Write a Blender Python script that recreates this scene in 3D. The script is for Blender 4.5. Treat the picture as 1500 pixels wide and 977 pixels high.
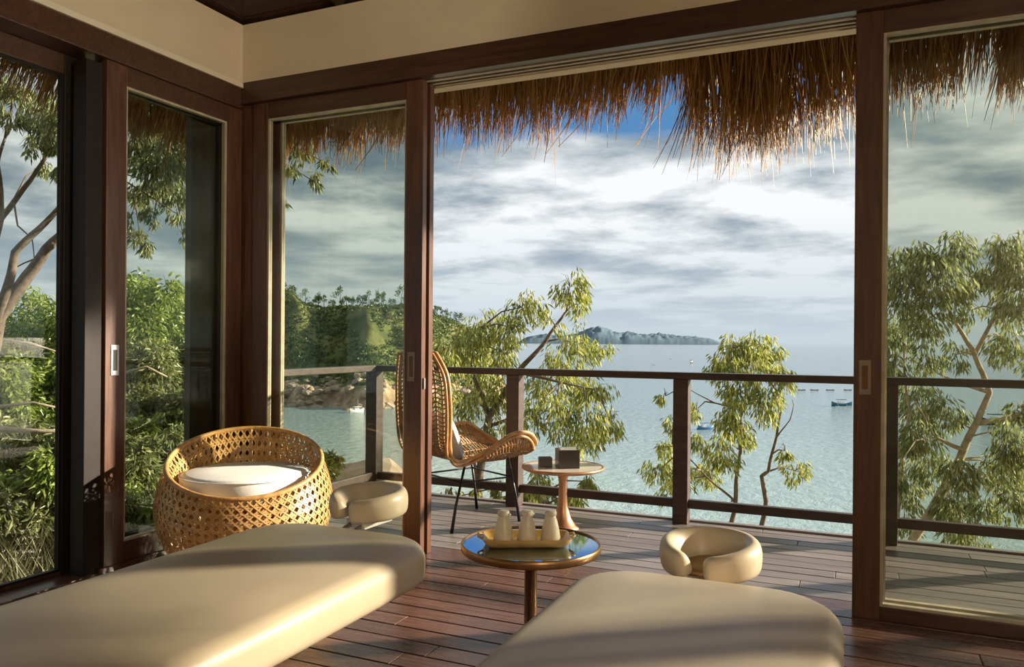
import bpy, bmesh, math, random
from mathutils import Vector, Matrix, noise
R = math.radians
scene = bpy.context.scene
for o in list(bpy.data.objects): bpy.data.objects.remove(o)
C = scene.collection

# ------------------------------------------------------------------ camera
FPX, YAW, ROLL, EYE = 1130.0, R(23.9), R(.43), Vector((0, 0, 1.2))
SHIFT = 11.0
cam_d = bpy.data.cameras.new('camera'); cam = bpy.data.objects.new('camera', cam_d); C.objects.link(cam)
cam_d.sensor_width = 36.0; cam_d.lens = 36.0 * FPX / 1500.0
cam_d.shift_y = SHIFT / 1500.0
cam_d.clip_start = .05; cam_d.clip_end = 90000
CR = Matrix.Rotation(YAW, 3, 'Z') @ Matrix.Rotation(R(90), 3, 'X') @ Matrix.Rotation(ROLL, 3, 'Z')
cam.location = EYE; cam.rotation_euler = CR.to_euler()
scene.camera = cam
def at(px, py, depth):
    """a point of the place, from where it is seen in the photograph and how far away it stands"""
    return EYE + depth * (CR @ Vector(((px - 750) / FPX, -(py - 488.5 - SHIFT) / FPX, -1)))

# ------------------------------------------------------------------ colour management
vs = scene.view_settings
vs.view_transform = 'Standard'; vs.look = 'None'; vs.gamma = 1.0; vs.use_curve_mapping = False
vs.exposure = 0.70

# ------------------------------------------------------------------ node helpers
def newmat(name):
    m = bpy.data.materials.new(name); m.use_nodes = True
    nt = m.node_tree; nt.nodes.clear()
    return m, nt
def nd(nt, typ, **kw):
    n = nt.nodes.new(typ)
    for k, v in kw.items():
        if k.startswith('i_'):
            n.inputs[k[2:].replace('_', ' ')].default_value = v
        else: setattr(n, k, v)
    return n
def ramp(nt, stops, fac=None):
    n = nt.nodes.new('ShaderNodeValToRGB'); cr = n.color_ramp
    while len(cr.elements) < len(stops): cr.elements.new(.5)
    for e, (p, c) in zip(cr.elements, stops):
        e.position = p; e.color = (*c, 1) if len(c) == 3 else c
    if fac is not None: nt.links.new(fac, n.inputs[0])
    return n
def math_n(nt, op, a, b=None, clamp=False):
    n = nt.nodes.new('ShaderNodeMath'); n.operation = op; n.use_clamp = clamp
    for i, v in enumerate((a, b)):
        if v is None: continue
        if isinstance(v, (int, float)): n.inputs[i].default_value = v
        else: nt.links.new(v, n.inputs[i])
    return n.outputs[0]

# ------------------------------------------------------------------ world: a sky of broken cloud
w = bpy.data.worlds.new('sky'); scene.world = w; w.use_nodes = True
nt = w.node_tree; nt.nodes.clear()
tc = nd(nt, 'ShaderNodeTexCoord'); sp = nd(nt, 'ShaderNodeSeparateXYZ'); nt.links.new(tc.outputs['Generated'], sp.inputs[0])
zc = math_n(nt, 'MAXIMUM', sp.outputs['Z'], 0.0)
zz = math_n(nt, 'ADD', zc, .12)
cu = math_n(nt, 'DIVIDE', sp.outputs['X'], zz); cv = math_n(nt, 'DIVIDE', sp.outputs['Y'], zz)
cb = nd(nt, 'ShaderNodeCombineXYZ'); nt.links.new(cu, cb.inputs[0]); nt.links.new(cv, cb.inputs[1]); cb.inputs[2].default_value = 3.7
n1 = nd(nt, 'ShaderNodeTexNoise', i_Scale=1.25, i_Detail=10.0, i_Roughness=.57, i_Distortion=.12); nt.links.new(cb.outputs[0], n1.inputs['Vector'])
n2 = nd(nt, 'ShaderNodeTexNoise', i_Scale=.33, i_Detail=4.0, i_Roughness=.5, i_Distortion=.2)
mp = nd(nt, 'ShaderNodeMapping'); mp.inputs['Location'].default_value = (7.3, 2.1, 5.0); nt.links.new(cb.outputs[0], mp.inputs[0]); nt.links.new(mp.outputs[0], n2.inputs['Vector'])
shade = ramp(nt, [(.37, (.17, .23, .29)), (.45, (.29, .345, .385)), (.51, (.47, .505, .525)), (.59, (.70, .72, .73))], n1.outputs['Fac'])
blue = ramp(nt, [(.0, (.075, .20, .40)), (1, (.075, .20, .40))])
# a band of open blue high over the bay, broken up by the cloud noise
eu = math_n(nt, 'POWER', math_n(nt, 'DIVIDE', math_n(nt, 'ADD', cu, .5), 1.0), 2.0); ev = math_n(nt, 'POWER', math_n(nt, 'DIVIDE', math_n(nt, 'ADD', cv, -2.25), .36), 2.0)
band = math_n(nt, 'SUBTRACT', 1.0, math_n(nt, 'ADD', eu, ev), True)
hv_ = math_n(nt, 'MULTIPLY_ADD', band, .30); nt.links.new(math_n(nt, 'SUBTRACT', math_n(nt, 'MULTIPLY', n2.outputs['Fac'], 1.0), math_n(nt, 'MULTIPLY', n1.outputs['Fac'], .35)), hv_.node.inputs[2])
hole = ramp(nt, [(.47, (0, 0, 0)), (.58, (1, 1, 1))], hv_)
mx = nd(nt, 'ShaderNodeMix', data_type='RGBA'); nt.links.new(hole.outputs[0], mx.inputs['Factor']); nt.links.new(shade.outputs[0], mx.inputs['A']); nt.links.new(blue.outputs[0], mx.inputs['B'])
hz = ramp(nt, [(.0, (1, 1, 1)), (.045, (.75, .75, .75)), (.16, (0, 0, 0))], sp.outputs['Z'])
mx2 = nd(nt, 'ShaderNodeMix', data_type='RGBA'); nt.links.new(hz.outputs[0], mx2.inputs['Factor']); nt.links.new(mx.outputs['Result'], mx2.inputs['A']); mx2.inputs['B'].default_value = (.43, .50, .545, 1)
bg = nd(nt, 'ShaderNodeBackground', i_Strength=.84); nt.links.new(mx2.outputs['Result'], bg.inputs[0])
wo = nd(nt, 'ShaderNodeOutputWorld'); nt.links.new(bg.outputs[0], wo.inputs[0])

# ------------------------------------------------------------------ sun: low, from the right over the sea
SUN_AZ, SUN_EL = R(35), R(16.9)          # azimuth from +x towards +y
sd = bpy.data.lights.new('sun', 'SUN'); so = bpy.data.objects.new('sun', sd); C.objects.link(so)
sd.energy = 8.5; sd.color = (1.0, .86, .68); sd.angle = R(1.2)
sdir = Vector((math.cos(SUN_EL) * math.cos(SUN_AZ), math.cos(SUN_EL) * math.sin(SUN_AZ), math.sin(SUN_EL)))
so.rotation_euler = sdir.to_track_quat('Z', 'Y').to_euler()
so.location = (8, 8, 8)

# ------------------------------------------------------------------ added fill spotlight, washing the upper walls
spd = bpy.data.lights.new('added_wall_wash', 'SPOT'); spo = bpy.data.objects.new('added_wall_wash', spd); C.objects.link(spo)
SPOT_AT, SPOT_TO = Vector((2.8, .7, 2.72)), Vector((-3.2, 2.75, 3.05))
spd.energy = 330; spd.color = (1.0, .84, .64); spd.spot_size = R(36); spd.spot_blend = .45; spd.shadow_soft_size = .05
spo.location = SPOT_AT + (SPOT_TO - SPOT_AT).normalized() * .10; spo.rotation_euler = (SPOT_AT - SPOT_TO).to_track_quat('Z', 'Y').to_euler()

# ------------------------------------------------------------------ materials
def principled(nt, **kw):
    p = nd(nt, 'ShaderNodeBsdfPrincipled')
    for k, v in kw.items(): p.inputs[k.replace('_', ' ')].default_value = v
    o = nd(nt, 'ShaderNodeOutputMaterial'); nt.links.new(p.outputs[0], o.inputs[0])
    return p
def bump(nt, p, height, strength, dist=.01):
    b = nd(nt, 'ShaderNodeBump', i_Strength=strength, i_Distance=dist); nt.links.new(height, b.inputs['Height']); nt.links.new(b.outputs[0], p.inputs['Normal'])
def wood(name, c1, c2, rough=.35, stretch=(1, 12, 12), spec=.5, vary=0.0, coat=0.0):
    m, nt = newmat(name)
    p = principled(nt, Roughness=rough); p.inputs['Specular IOR Level'].default_value = spec
    p.inputs['Coat Weight'].default_value = coat; p.inputs['Coat Roughness'].default_value = .2
    t = nd(nt, 'ShaderNodeTexCoord'); mpn = nd(nt, 'ShaderNodeMapping'); mpn.inputs['Scale'].default_value = stretch
    nt.links.new(t.outputs['Object'], mpn.inputs[0])
    oi = nd(nt, 'ShaderNodeObjectInfo')
    va = nd(nt, 'ShaderNodeVectorMath', operation='ADD'); nt.links.new(mpn.outputs[0], va.inputs[0])
    sc = nd(nt, 'ShaderNodeVectorMath', operation='SCALE'); sc.inputs[0].default_value = (7, 13, 5); nt.links.new(oi.outputs['Random'], sc.inputs['Scale'])
    nt.links.new(sc.outputs[0], va.inputs[1])
    n = nd(nt, 'ShaderNodeTexNoise', i_Scale=3.0, i_Detail=6.0, i_Roughness=.6, i_Distortion=.6); nt.links.new(va.outputs[0], n.inputs['Vector'])
    r = ramp(nt, [(.3, c1), (.7, c2)], n.outputs['Fac'])
    if vary:
        h = nd(nt, 'ShaderNodeHueSaturation'); nt.links.new(r.outputs[0], h.inputs['Color'])
        v = math_n(nt, 'MULTIPLY_ADD', oi.outputs['Random'], vary); v.node.inputs[2].default_value = 1 - vary / 2
        nt.links.new(v, h.inputs['Value']); nt.links.new(h.outputs[0], p.inputs['Base Color'])
    else: nt.links.new(r.outputs[0], p.inputs['Base Color'])
    bump(nt, p, n.outputs['Fac'], .12, .004)
    rr = math_n(nt, 'MULTIPLY_ADD', n.outputs['Fac'], .2); rr.node.inputs[2].default_value = rough - .1
    nt.links.new(rr, p.inputs['Roughness'])
    return m
def plain(name, col, rough=.5, metal=0.0, nscale=0, namt=.1, bmp=0, spec=.5):
    m, nt = newmat(name); p = principled(nt, Roughness=rough, Metallic=metal)
    p.inputs['Specular IOR Level'].default_value = spec
    p.inputs['Base Color'].default_value = (*col, 1)
    t = nd(nt, 'ShaderNodeTexCoord')
    n = nd(nt, 'ShaderNodeTexNoise', i_Scale=nscale or 8.0, i_Detail=5.0); nt.links.new(t.outputs['Object'], n.inputs['Vector'])
    r = ramp(nt, [(.3, tuple(c * (1 - namt) for c in col)), (.7, tuple(min(1, c * (1 + namt)) for c in col))], n.outputs['Fac'])
    nt.links.new(r.outputs[0], p.inputs['Base Color'])
    if bmp: bump(nt, p, n.outputs['Fac'], bmp, .005)
    return m
M = {}
M['door_wood_x'] = wood('door_wood_along', (.045, .020, .011), (.10, .046, .026), .34, (1.2, 14, 14))
M['door_wood_z'] = wood('door_wood_upright', (.06, .026, .014), (.135, .059, .033), .34, (14, 14, 1.2))
M['dark_wood'] = wood('dark_ceiling_wood', (.020, .008, .005), (.05, .02, .011), .5, (1.2, 10, 10))
M['frame_dark'] = plain('dark_outer_frame', (.016, .011, .009), .55, 0, 20, .2, 0, .25)
M['frame_grey'] = plain('grey_outer_frame', (.075, .068, .058), .55, 0, 20, .15)
M['track'] = plain('worn_track', (.42, .36, .27), .5, 0, 10, .2)
M['plaster'] = plain('beige_plaster', (.66, .56, .40), .8, 0, 3, .05, .05)
M['plaster_back'] = plain('sand_plaster', (.68, .59, .46), .85, 0, 3, .06, .05)
M['plaster_in'] = plain('pale_plaster', (.72, .64, .50), .8, 0, 3, .05, .05)
M['floor'] = wood('red_brown_floorboard', (.085, .041, .031), (.175, .088, .064), .26, (1.4, 22, 22), .5, .4)
M['deck'] = wood('grey_brown_deckboard', (.14, .114, .102), (.275, .236, .214), .34, (1.4, 22, 22), .6, .35)
M['subfloor'] = plain('dark_underfloor', (.012, .008, .007), .9)
M['rail'] = wood('dark_railing_wood', (.035, .022, .018), (.085, .056, .045), .45, (2, 9, 9))
M['leather'] = plain('cream_leather', (.45, .365, .265), .42, 0, 5, .04, .02)
M['leather_cradle'] = plain('tan_cradle_leather', (.62, .52, .385), .38, 0, 6, .05, .03)
M['cradle_in'] = plain('cradle_sling', (.62, .42, .22), .6)
M['base_wood'] = wood('table_base_wood', (.08, .035, .02), (.16, .07, .04), .4)
M['linen'] = plain('white_linen', (.82, .81, .78), .8, 0, 60, .03, .1)
M['grey_fabric'] = plain('grey_cushion_fabric', (.40, .40, .39), .85, 0, 70, .12, .15)
M['cane'] = plain('golden_cane', (.56, .33, .12), .42, 0, 30, .25)
M['cane_rim'] = plain('cane_binding', (.52, .29, .10), .4, 0, 40, .3)
M['rattan'] = plain('honey_rattan', (.48, .26, .10), .42, 0, 25, .3)
M['rattan_dark'] = plain('brown_rattan', (.30, .165, .07), .48, 0, 25, .35)
M['black_metal'] = plain('black_metal', (.012, .011, .011), .35)
M['brass'] = plain('worn_brass', (.52, .30, .13), .30, .85, 12, .2)
M['bronze'] = plain('dark_bronze', (.16, .085, .045), .32, .7, 12, .25)
M['copper'] = plain('rose_copper', (.62, .33, .18), .34, .75, 10, .15)
M['mirror'] = plain('blue_tinted_mirror', (.42, .60, .82), .04, 1.0, 3, .02)
M['gold_wood'] = plain('golden_tray_wood', (.50, .30, .10), .35, 0, 14, .2)
M['ceramic'] = plain('speckled_cream_ceramic', (.74, .66, .52), .32, 0, 50, .08)
M['tabletop'] = plain('pale_stone_top', (.62, .56, .47), .12, 0, 8, .15)
M['box'] = plain('dark_lacquer_box', (.05, .04, .038), .3)
M['bronze_pull'] = plain('bronze_pull', (.26, .20, .15), .4, .6, 30, .1)
M['brass_dark'] = plain('aged_brass_rim', (.36, .20, .095), .33, .8, 12, .25)
M['steel'] = plain('brushed_steel', (.55, .54, .52), .32, .9, 30, .08)
M['recess'] = plain('dark_recess', (.03, .03, .03), .6)
M['paper'] = plain('white_paper', (.85, .85, .84), .7)
M['bark'] = plain('grey_brown_bark', (.14, .11, .085), .85, 0, 18, .4, .5)
M['bark_pale'] = plain('pale_bark', (.42, .34, .25), .85, 0, 18, .35, .5)
M['rock'] = plain('shore_rock', (.40, .31, .23), .9, 0, .6, .45, .6)
M['sand'] = plain('pale_earth', (.52, .43, .28), .95, 0, 1.5, .2)
M['hull_white'] = plain('white_hull', (.8, .8, .78), .4)
M['hull_blue'] = plain('blue_hull', (.04, .16, .34), .4)
M['hull_teal'] = plain('teal_hull', (.03, .13, .16), .4)
M['hull_dark'] = plain('dark_hull', (.03, .035, .04), .5)

# glass: clear tinted pane with a mirror-like film of reflection (Schlick)
def glass(name, tint):
    m, nt = newmat(name)
    lw = nd(nt, 'ShaderNodeLayerWeight', i_Blend=.5)
    f5 = math_n(nt, 'POWER', lw.outputs['Facing'], 5.0)
    fr = math_n(nt, 'MULTIPLY_ADD', f5, .9, True); fr.node.inputs[2].default_value = .02
    tr = nd(nt, 'ShaderNodeBsdfTransparent'); tr.inputs[0].default_value = (*tint, 1)
    gl = nd(nt, 'ShaderNodeBsdfGlossy', i_Roughness=.0); gl.inputs['Color'].default_value = (.9, .9, .88, 1)
    ms = nd(nt, 'ShaderNodeMixShader'); nt.links.new(fr, ms.inputs[0]); nt.links.new(tr.outputs[0], ms.inputs[1]); nt.links.new(gl.outputs[0], ms.inputs[2])
    o = nd(nt, 'ShaderNodeOutputMaterial'); nt.links.new(ms.outputs[0], o.inputs[0])
    return m
M['glass'] = glass('door_glass', (.90, .915, .88))
M['clear'] = glass('clear_glass', (.95, .97, .96))

def island_colour(nt, stops):
    g = nd(nt, 'ShaderNodeNewGeometry')
    return ramp(nt, stops, g.outputs['Random Per Island'])
def leafmat(name, stops, trans=.42):
    m, nt = newmat(name)
    r = island_colour(nt, stops)
    d = nd(nt, 'ShaderNodeBsdfDiffuse'); nt.links.new(r.outputs[0], d.inputs[0])
    t = nd(nt, 'ShaderNodeBsdfTranslucent'); nt.links.new(r.outputs[0], t.inputs[0])
    ms = nd(nt, 'ShaderNodeMixShader'); ms.inputs[0].default_value = trans
    nt.links.new(d.outputs[0], ms.inputs[1]); nt.links.new(t.outputs[0], ms.inputs[2])
    g = nd(nt, 'ShaderNodeBsdfGlossy', i_Roughness=.4); g.inputs['Color'].default_value = (.7, .75, .7, 1)
    m2 = nd(nt, 'ShaderNodeMixShader'); m2.inputs[0].default_value = .05
    nt.links.new(ms.outputs[0], m2.inputs[1]); nt.links.new(g.outputs[0], m2.inputs[2])
    o = nd(nt, 'ShaderNodeOutputMaterial'); nt.links.new(m2.outputs[0], o.inputs[0])
    return m
M['leaf_yellow'] = leafmat('sunny_gum_leaf', [(0, (.09, .12, .03)), (.35, (.23, .27, .06)), (.7, (.40, .43, .10)), (1, (.66, .64, .20))], .5)
M['leaf_olive'] = leafmat('olive_gum_leaf', [(0, (.08, .105, .035)), (.4, (.21, .245, .085)), (.75, (.35, .385, .16)), (1, (.56, .57, .32))], .48)
M['leaf_green'] = leafmat('green_shrub_leaf', [(0, (.07, .11, .025)), (.4, (.22, .31, .055)), (.8, (.40, .49, .11)), (1, (.60, .64, .25))], .5)
M['leaf_far'] = leafmat('far_tree_leaf', [(0, (.05, .085, .03)), (.6, (.11, .16, .05)), (1, (.22, .26, .09))], .25)
M['dry_grass'] = leafmat('dry_grass', [(0, (.20, .20, .09)), (.5, (.36, .34, .18)), (1, (.56, .52, .34))], .3)
M['straw'] = leafmat('thatch_straw', [(0, (.25, .125, .043)), (.45, (.50, .275, .095)), (.8, (.66, .40, .15)), (1, (.74, .50, .24))], .30)
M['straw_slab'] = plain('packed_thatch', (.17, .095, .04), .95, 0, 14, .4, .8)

# sea: turquoise over the shallows by the shore, greyer blue further out
m, nt = newmat('sea_water'); M['sea'] = m
p = principled(nt, Roughness=.12); p.inputs['IOR'].default_value = 1.33
g = nd(nt, 'ShaderNodeNewGeometry'); ln = nd(nt, 'ShaderNodeVectorMath', operation='LENGTH'); nt.links.new(g.outputs['Position'], ln.inputs[0])
nn = nd(nt, 'ShaderNodeTexNoise', i_Scale=.018, i_Detail=4.0); nt.links.new(g.outputs['Position'], nn.inputs['Vector'])
dd = math_n(nt, 'MULTIPLY_ADD', nn.outputs['Fac'], 120.0); nt.links.new(ln.outputs['Value'], dd.node.inputs[2])
d2 = math_n(nt, 'DIVIDE', dd, 700.0)
r = ramp(nt, [(.16, (.42, .52, .465)), (.24, (.30, .415, .405)), (.42, (.22, .32, .355)), (.9, (.18, .26, .30))], d2)
nt.links.new(r.outputs[0], p.inputs['Base Color'])
wv = nd(nt, 'ShaderNodeTexNoise', i_Scale=.55, i_Detail=7.0, i_Roughness=.65, i_Distortion=.4)
mpw = nd(nt, 'ShaderNodeMapping'); mpw.inputs['Scale'].default_value = (1, .6, 1); mpw.inputs['Rotation'].default_value = (0, 0, .5)
nt.links.new(g.outputs['Position'], mpw.inputs[0]); nt.links.new(mpw.outputs[0], wv.inputs['Vector'])
bump(nt, p, wv.outputs['Fac'], .75, 1.0)

# hills: grass and scrub with bare rock low down
def hillmat(name, seaz, greens, rocks, rock_h, sc):
    m, nt = newmat(name); p = principled(nt, Roughness=.95); p.inputs['Specular IOR Level'].default_value = .1
    g = nd(nt, 'ShaderNodeNewGeometry'); s = nd(nt, 'ShaderNodeSeparateXYZ'); nt.links.new(g.outputs['Position'], s.inputs[0])
    n = nd(nt, 'ShaderNodeTexNoise', i_Scale=sc, i_Detail=8.0, i_Roughness=.62); nt.links.new(g.outputs['Position'], n.inputs['Vector'])
    n3 = nd(nt, 'ShaderNodeTexNoise', i_Scale=sc * 5, i_Detail=5.0, i_Roughness=.6); nt.links.new(g.outputs['Position'], n3.inputs['Vector'])
    gr = ramp(nt, greens, n.outputs['Fac']); rk = ramp(nt, rocks, n3.outputs['Fac'])
    h = math_n(nt, 'SUBTRACT', s.outputs['Z'], seaz)
    h2 = math_n(nt, 'MULTIPLY_ADD', n3.outputs['Fac'], -rock_h * 1.6); nt.links.new(h, h2.node.inputs[2])
    f = ramp(nt, [(.0, (0, 0, 0)), (.12, (1, 1, 1))], math_n(nt, 'DIVIDE', h2, rock_h * 2))
    mx = nd(nt, 'ShaderNodeMix', data_type='RGBA'); nt.links.new(f.outputs[0], mx.inputs['Factor']); nt.links.new(rk.outputs[0], mx.inputs['A']); nt.links.new(gr.outputs[0], mx.inputs['B'])
    nt.links.new(mx.outputs['Result'], p.inputs['Base Color'])
    bump(nt, p, n3.outputs['Fac'], .9, .5 / sc * .06)
    return m
SEA = -20.0
M['headland'] = hillmat('headland_scrub', SEA, [(.3, (.05, .07, .027)), (.45, (.095, .115, .04)), (.57, (.18, .18, .07)), (.75, (.28, .23, .12))],
                        [(.3, (.17, .12, .085)), (.55, (.38, .28, .19)), (.75, (.60, .48, .34))], 7.0, .05)
M['island'] = plain('haze_tinted_hills', (.105, .16, .195), .95, 0, .0016, .15, 0, .05)  # blue-grey base colour stands in for the haze of distance
M['slope'] = hillmat('hillside_earth', -60, [(.3, (.10, .10, .05)), (.5, (.24, .21, .12)), (.7, (.42, .36, .25))], [(.3, (.2, .2, .1)), (.7, (.3, .3, .2))], 1, .9)

# ------------------------------------------------------------------ mesh helpers
class MB:
    def __init__(s): s.v = []; s.f = []
    def add(s, vs, fs):
        o = len(s.v); s.v.extend([tuple(x) for x in vs]); s.f.extend([tuple(i + o for i in f) for f in fs]); return s
    def box(s, a, b):
        (x0, y0, z0), (x1, y1, z1) = a, b
        return s.add([(x0, y0, z0), (x1, y0, z0), (x1, y1, z0), (x0, y1, z0), (x0, y0, z1), (x1, y0, z1), (x1, y1, z1), (x0, y1, z1)],
                     [(3, 2, 1, 0), (4, 5, 6, 7), (0, 1, 5, 4), (1, 2, 6, 5), (2, 3, 7, 6), (3, 0, 4, 7)])
    def tube(s, pts, rad, n=6, closed=False, cap=True):
        pts = [Vector(p) for p in pts]; k = len(pts)
        rads = rad if isinstance(rad, (list, tuple)) else [rad] * k
        o = len(s.v); up = None
        for i, p in enumerate(pts):
            if closed: t = pts[(i + 1) % k] - pts[i - 1]
            else: t = pts[min(i + 1, k - 1)] - pts[max(i - 1, 0)]
            if t.length < 1e-9: t = Vector((0, 0, 1))
            t.normalize()
            if up is None:
                up = Vector((0, 0, 1)) if abs(t.z) < .9 else Vector((1, 0, 0))
            a = t.cross(up)
            if a.length < 1e-6: a = t.orthogonal()
            a.normalize(); b = a.cross(t); up = b
            for j in range(n):
                an = 2 * math.pi * j / n
                s.v.append(tuple(p + rads[i] * (math.cos(an) * a + math.sin(an) * b)))
        m = k if closed else k - 1
        for i in range(m):
            for j in range(n):
                a0 = o + i * n + j; a1 = o + i * n + (j + 1) % n; b0 = o + ((i + 1) % k) * n + j; b1 = o + ((i + 1) % k) * n + (j + 1) % n
                s.f.append((a0, a1, b1, b0))
        if cap and not closed:
            s.f.append(tuple(o + j for j in range(n - 1, -1, -1))); s.f.append(tuple(o + (k - 1) * n + j for j in range(n)))
        return s
    def lathe(s, prof, n=32, cap=True):
        o = len(s.v); k = len(prof)
        for (r, z) in prof:
            for j in range(n):
                a = 2 * math.pi * j / n; s.v.append((r * math.cos(a), r * math.sin(a), z))
        for i in range(k - 1):
            for j in range(n):
                s.f.append((o + i * n + j, o + i * n + (j + 1) % n, o + (i + 1) * n + (j + 1) % n, o + (i + 1) * n + j))
        if cap:
            s.f.append(tuple(o + j for j in range(n - 1, -1, -1))); s.f.append(tuple(o + (k - 1) * n + j for j in range(n)))
        return s
    def mesh(s, name):
        me = bpy.data.meshes.new(name); me.from_pydata(s.v, [], s.f); me.update(); return me
    def build(s, name, mat, parent=None, smooth=False, loc=None, bevel=0, seg=2, kind=None, subsurf=0):
        me = s.mesh(name); me.materials.append(M[mat])
        if smooth: me.shade_smooth()
        return link(name, me, parent, loc, bevel, seg, kind, subsurf)
def link(name, me, parent=None, loc=None, bevel=0, seg=2, kind=None, subsurf=0):
    o = bpy.data.objects.new(name, me); C.objects.link(o)
    if loc is not None: o.location = loc
    if parent is not None: o.parent = parent
    if bevel:
        b = o.modifiers.new('bevel', 'BEVEL'); b.width = bevel; b.segments = seg; b.limit_method = 'ANGLE'; b.angle_limit = R(40)
    if subsurf:
        b = o.modifiers.new('subsurf', 'SUBSURF'); b.levels = subsurf; b.render_levels = subsurf
    if kind: o['kind'] = kind
    return o
def boxo(name, a, b, mat, parent=None, bevel=0, kind=None, **k):
    ctr = [(p + q) / 2 for p, q in zip(a, b)]
    o = MB().box([p - c for p, c in zip(a, ctr)], [q - c for q, c in zip(b, ctr)]).build(name, mat, parent, loc=ctr, bevel=bevel, kind=kind)
    return o
def tag(o, label, cat=None, group=None, kind=None):
    o['label'] = label
    if cat: o['category'] = cat
    if group: o['group'] = group
    if kind: o['kind'] = kind
    return o
def empty(name, loc=(0, 0, 0), rz=0, label=None, cat=None, group=None, kind=None):
    o = bpy.data.objects.new(name, None); C.objects.link(o); o.location = loc; o.rotation_euler = (0, 0, rz); o.empty_display_size = .1
    if label: tag(o, label, cat, group)
    if kind: o['kind'] = kind
    return o
def copy_tree(o, parent=None):
    c = o.copy(); C.objects.link(c); c.parent = parent
    for ch in o.children: copy_tree(ch, c)
    return c

# ------------------------------------------------------------------ the room
WX, WY, XR, YB = -3.485, 3.70, 4.9, -2.6         # inner faces
ZH, ZP, ZC = 2.65, 2.78, 3.13                    # door head, bottom and top of the plaster band
HEADO = 3.92
rng = random.Random(5)

# floors: every board its own piece
def boards(parent, x0, x1, y0, y1, wdt, mat, ztop, rnd, lens=(1.3, 1.7, 2.1), gap=.006, th=.022):
    cache = {}
    y = y0; row = 0
    while y < y1 - .02:
        wd = min(wdt, y1 - y) - gap
        x = x0 - rnd.uniform(0, .9)
        while x < x1:
            L = rnd.choice(lens); a = max(x, x0); b = min(x + L, x1)
            if b - a > .05:
                key = (round(b - a, 3), round(wd, 3))
                if key not in cache:
                    l2 = (b - a) / 2 - .0015; w2 = wd / 2; e = .0025
                    mb = MB(); mb.add([(-l2, -w2, -th), (l2, -w2, -th), (l2, w2, -th), (-l2, w2, -th), (-l2, -w2, -e), (l2, -w2, -e), (l2, w2, -e), (-l2, w2, -e),
                                       (-l2 + e, -w2 + e, 0), (l2 - e, -w2 + e, 0), (l2 - e, w2 - e, 0), (-l2 + e, w2 - e, 0)],
                                      [(3, 2, 1, 0), (0, 1, 5, 4), (1, 2, 6, 5), (2, 3, 7, 6), (3, 0, 4, 7), (4, 5, 9, 8), (5, 6, 10, 9), (6, 7, 11, 10), (7, 4, 8, 11), (8, 9, 10, 11)])
                    me = mb.mesh('board'); me.materials.append(M[mat]); cache[key] = me
                o = link('floorboard', cache[key], parent, ((a + b) / 2, y + wd / 2, ztop + rnd.uniform(-.0008, .0004)))
            x += L
        y += wdt; row += 1
fl = boxo('floor', (WX - .15, YB - .1, -.22), (XR + .1, 3.69, -.024), 'subfloor', kind='structure')
tag(fl, 'red-brown polished wooden board floor of the room')
holder = fl
def reparent_boards(*a, **k): boards(*a, **k)
class _P: pass
def floor_parent(o):
    # boards are laid in world coordinates: keep the parent at the origin
    me = o.data; me.transform(Matrix.Translation(o.location)); o.location = (0, 0, 0); return o
floor_parent(fl)
boards(fl, WX, XR, .25, 3.69, .115, 'floor', 0.0, rng)
boxo('board_bed', (WX, YB, -.022), (XR, .25, -.001), 'floor', fl)
dk = floor_parent(boxo('floor_deck', (-3.62, 3.69, -.20), (XR, 5.22, -.024), 'subfloor', kind='structure'))
tag(dk, 'weathered grey-brown board deck outside the open doors')
boards(dk, -3.58, XR, 3.93, 5.20, .118, 'deck', 0.0, rng, (1.5, 1.9, 2.4))
boxo('threshold_board', (WX, 3.692, -.022), (XR, 3.925, .0), 'floor', dk, .003)
boxo('edge_board', (-3.62, 5.205, -.18), (XR, 5.255, .012), 'deck', dk, .004)
boxo('side_edge_board', (-3.655, 3.9, -.18), (-3.605, 5.255, .012), 'deck', dk, .004)

# plaster bands and headers
bd = boxo('wall_sea_side', (WX, WY, ZP), (XR, WY + .16, ZC + .02), 'plaster', kind='structure'); tag(bd, 'beige plaster band above the sea-facing doors')
bl = boxo('wall_left', (WX - .16, YB, 2.775), (WX, WY + .16, ZC + .02), 'plaster', kind='structure'); tag(bl, 'beige plaster band above the left doors')
MB().box((0, 0, 0), (.035, WY - YB, .03)).build('ledge_strip', 'plaster_in', bl, loc=Vector((WX, YB, 2.745)) - bl.location)
MB().box((0, 0, 0), (XR - WX, .012, .010)).build('shadow_bead', 'plaster_in', bd, loc=Vector((WX, WY - .012, ZP)) - bd.location)
h1 = boxo('trim_1', (WX, WY - .03, ZH), (XR, 3.85, ZP), 'door_wood_x', kind='structure', bevel=.003); tag(h1, 'dark wooden header over the sea-facing doors')
for k, yy in enumerate((3.752, 3.800, 3.842)):
    boxo('door_track', (-2.19 - h1.location.x, yy - .012 - h1.location.y, ZH - .006 - h1.location.z), (XR - h1.location.x, yy + .004 - h1.location.y, ZH + .004 - h1.location.z), 'track', h1)
oh = boxo('trim_2', (WX - .1, 3.852, ZH - .012), (XR, HEADO, ZP), 'plaster', kind='structure'); tag(oh, 'pale outer beam under the thatch, sea side')
h2 = boxo('trim_3', (WX - .20, YB, 2.62), (WX + .02, WY - .03, 2.747), 'door_wood_x', kind='structure', bevel=.003); tag(h2, 'dark wooden header over the left doors')
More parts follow.
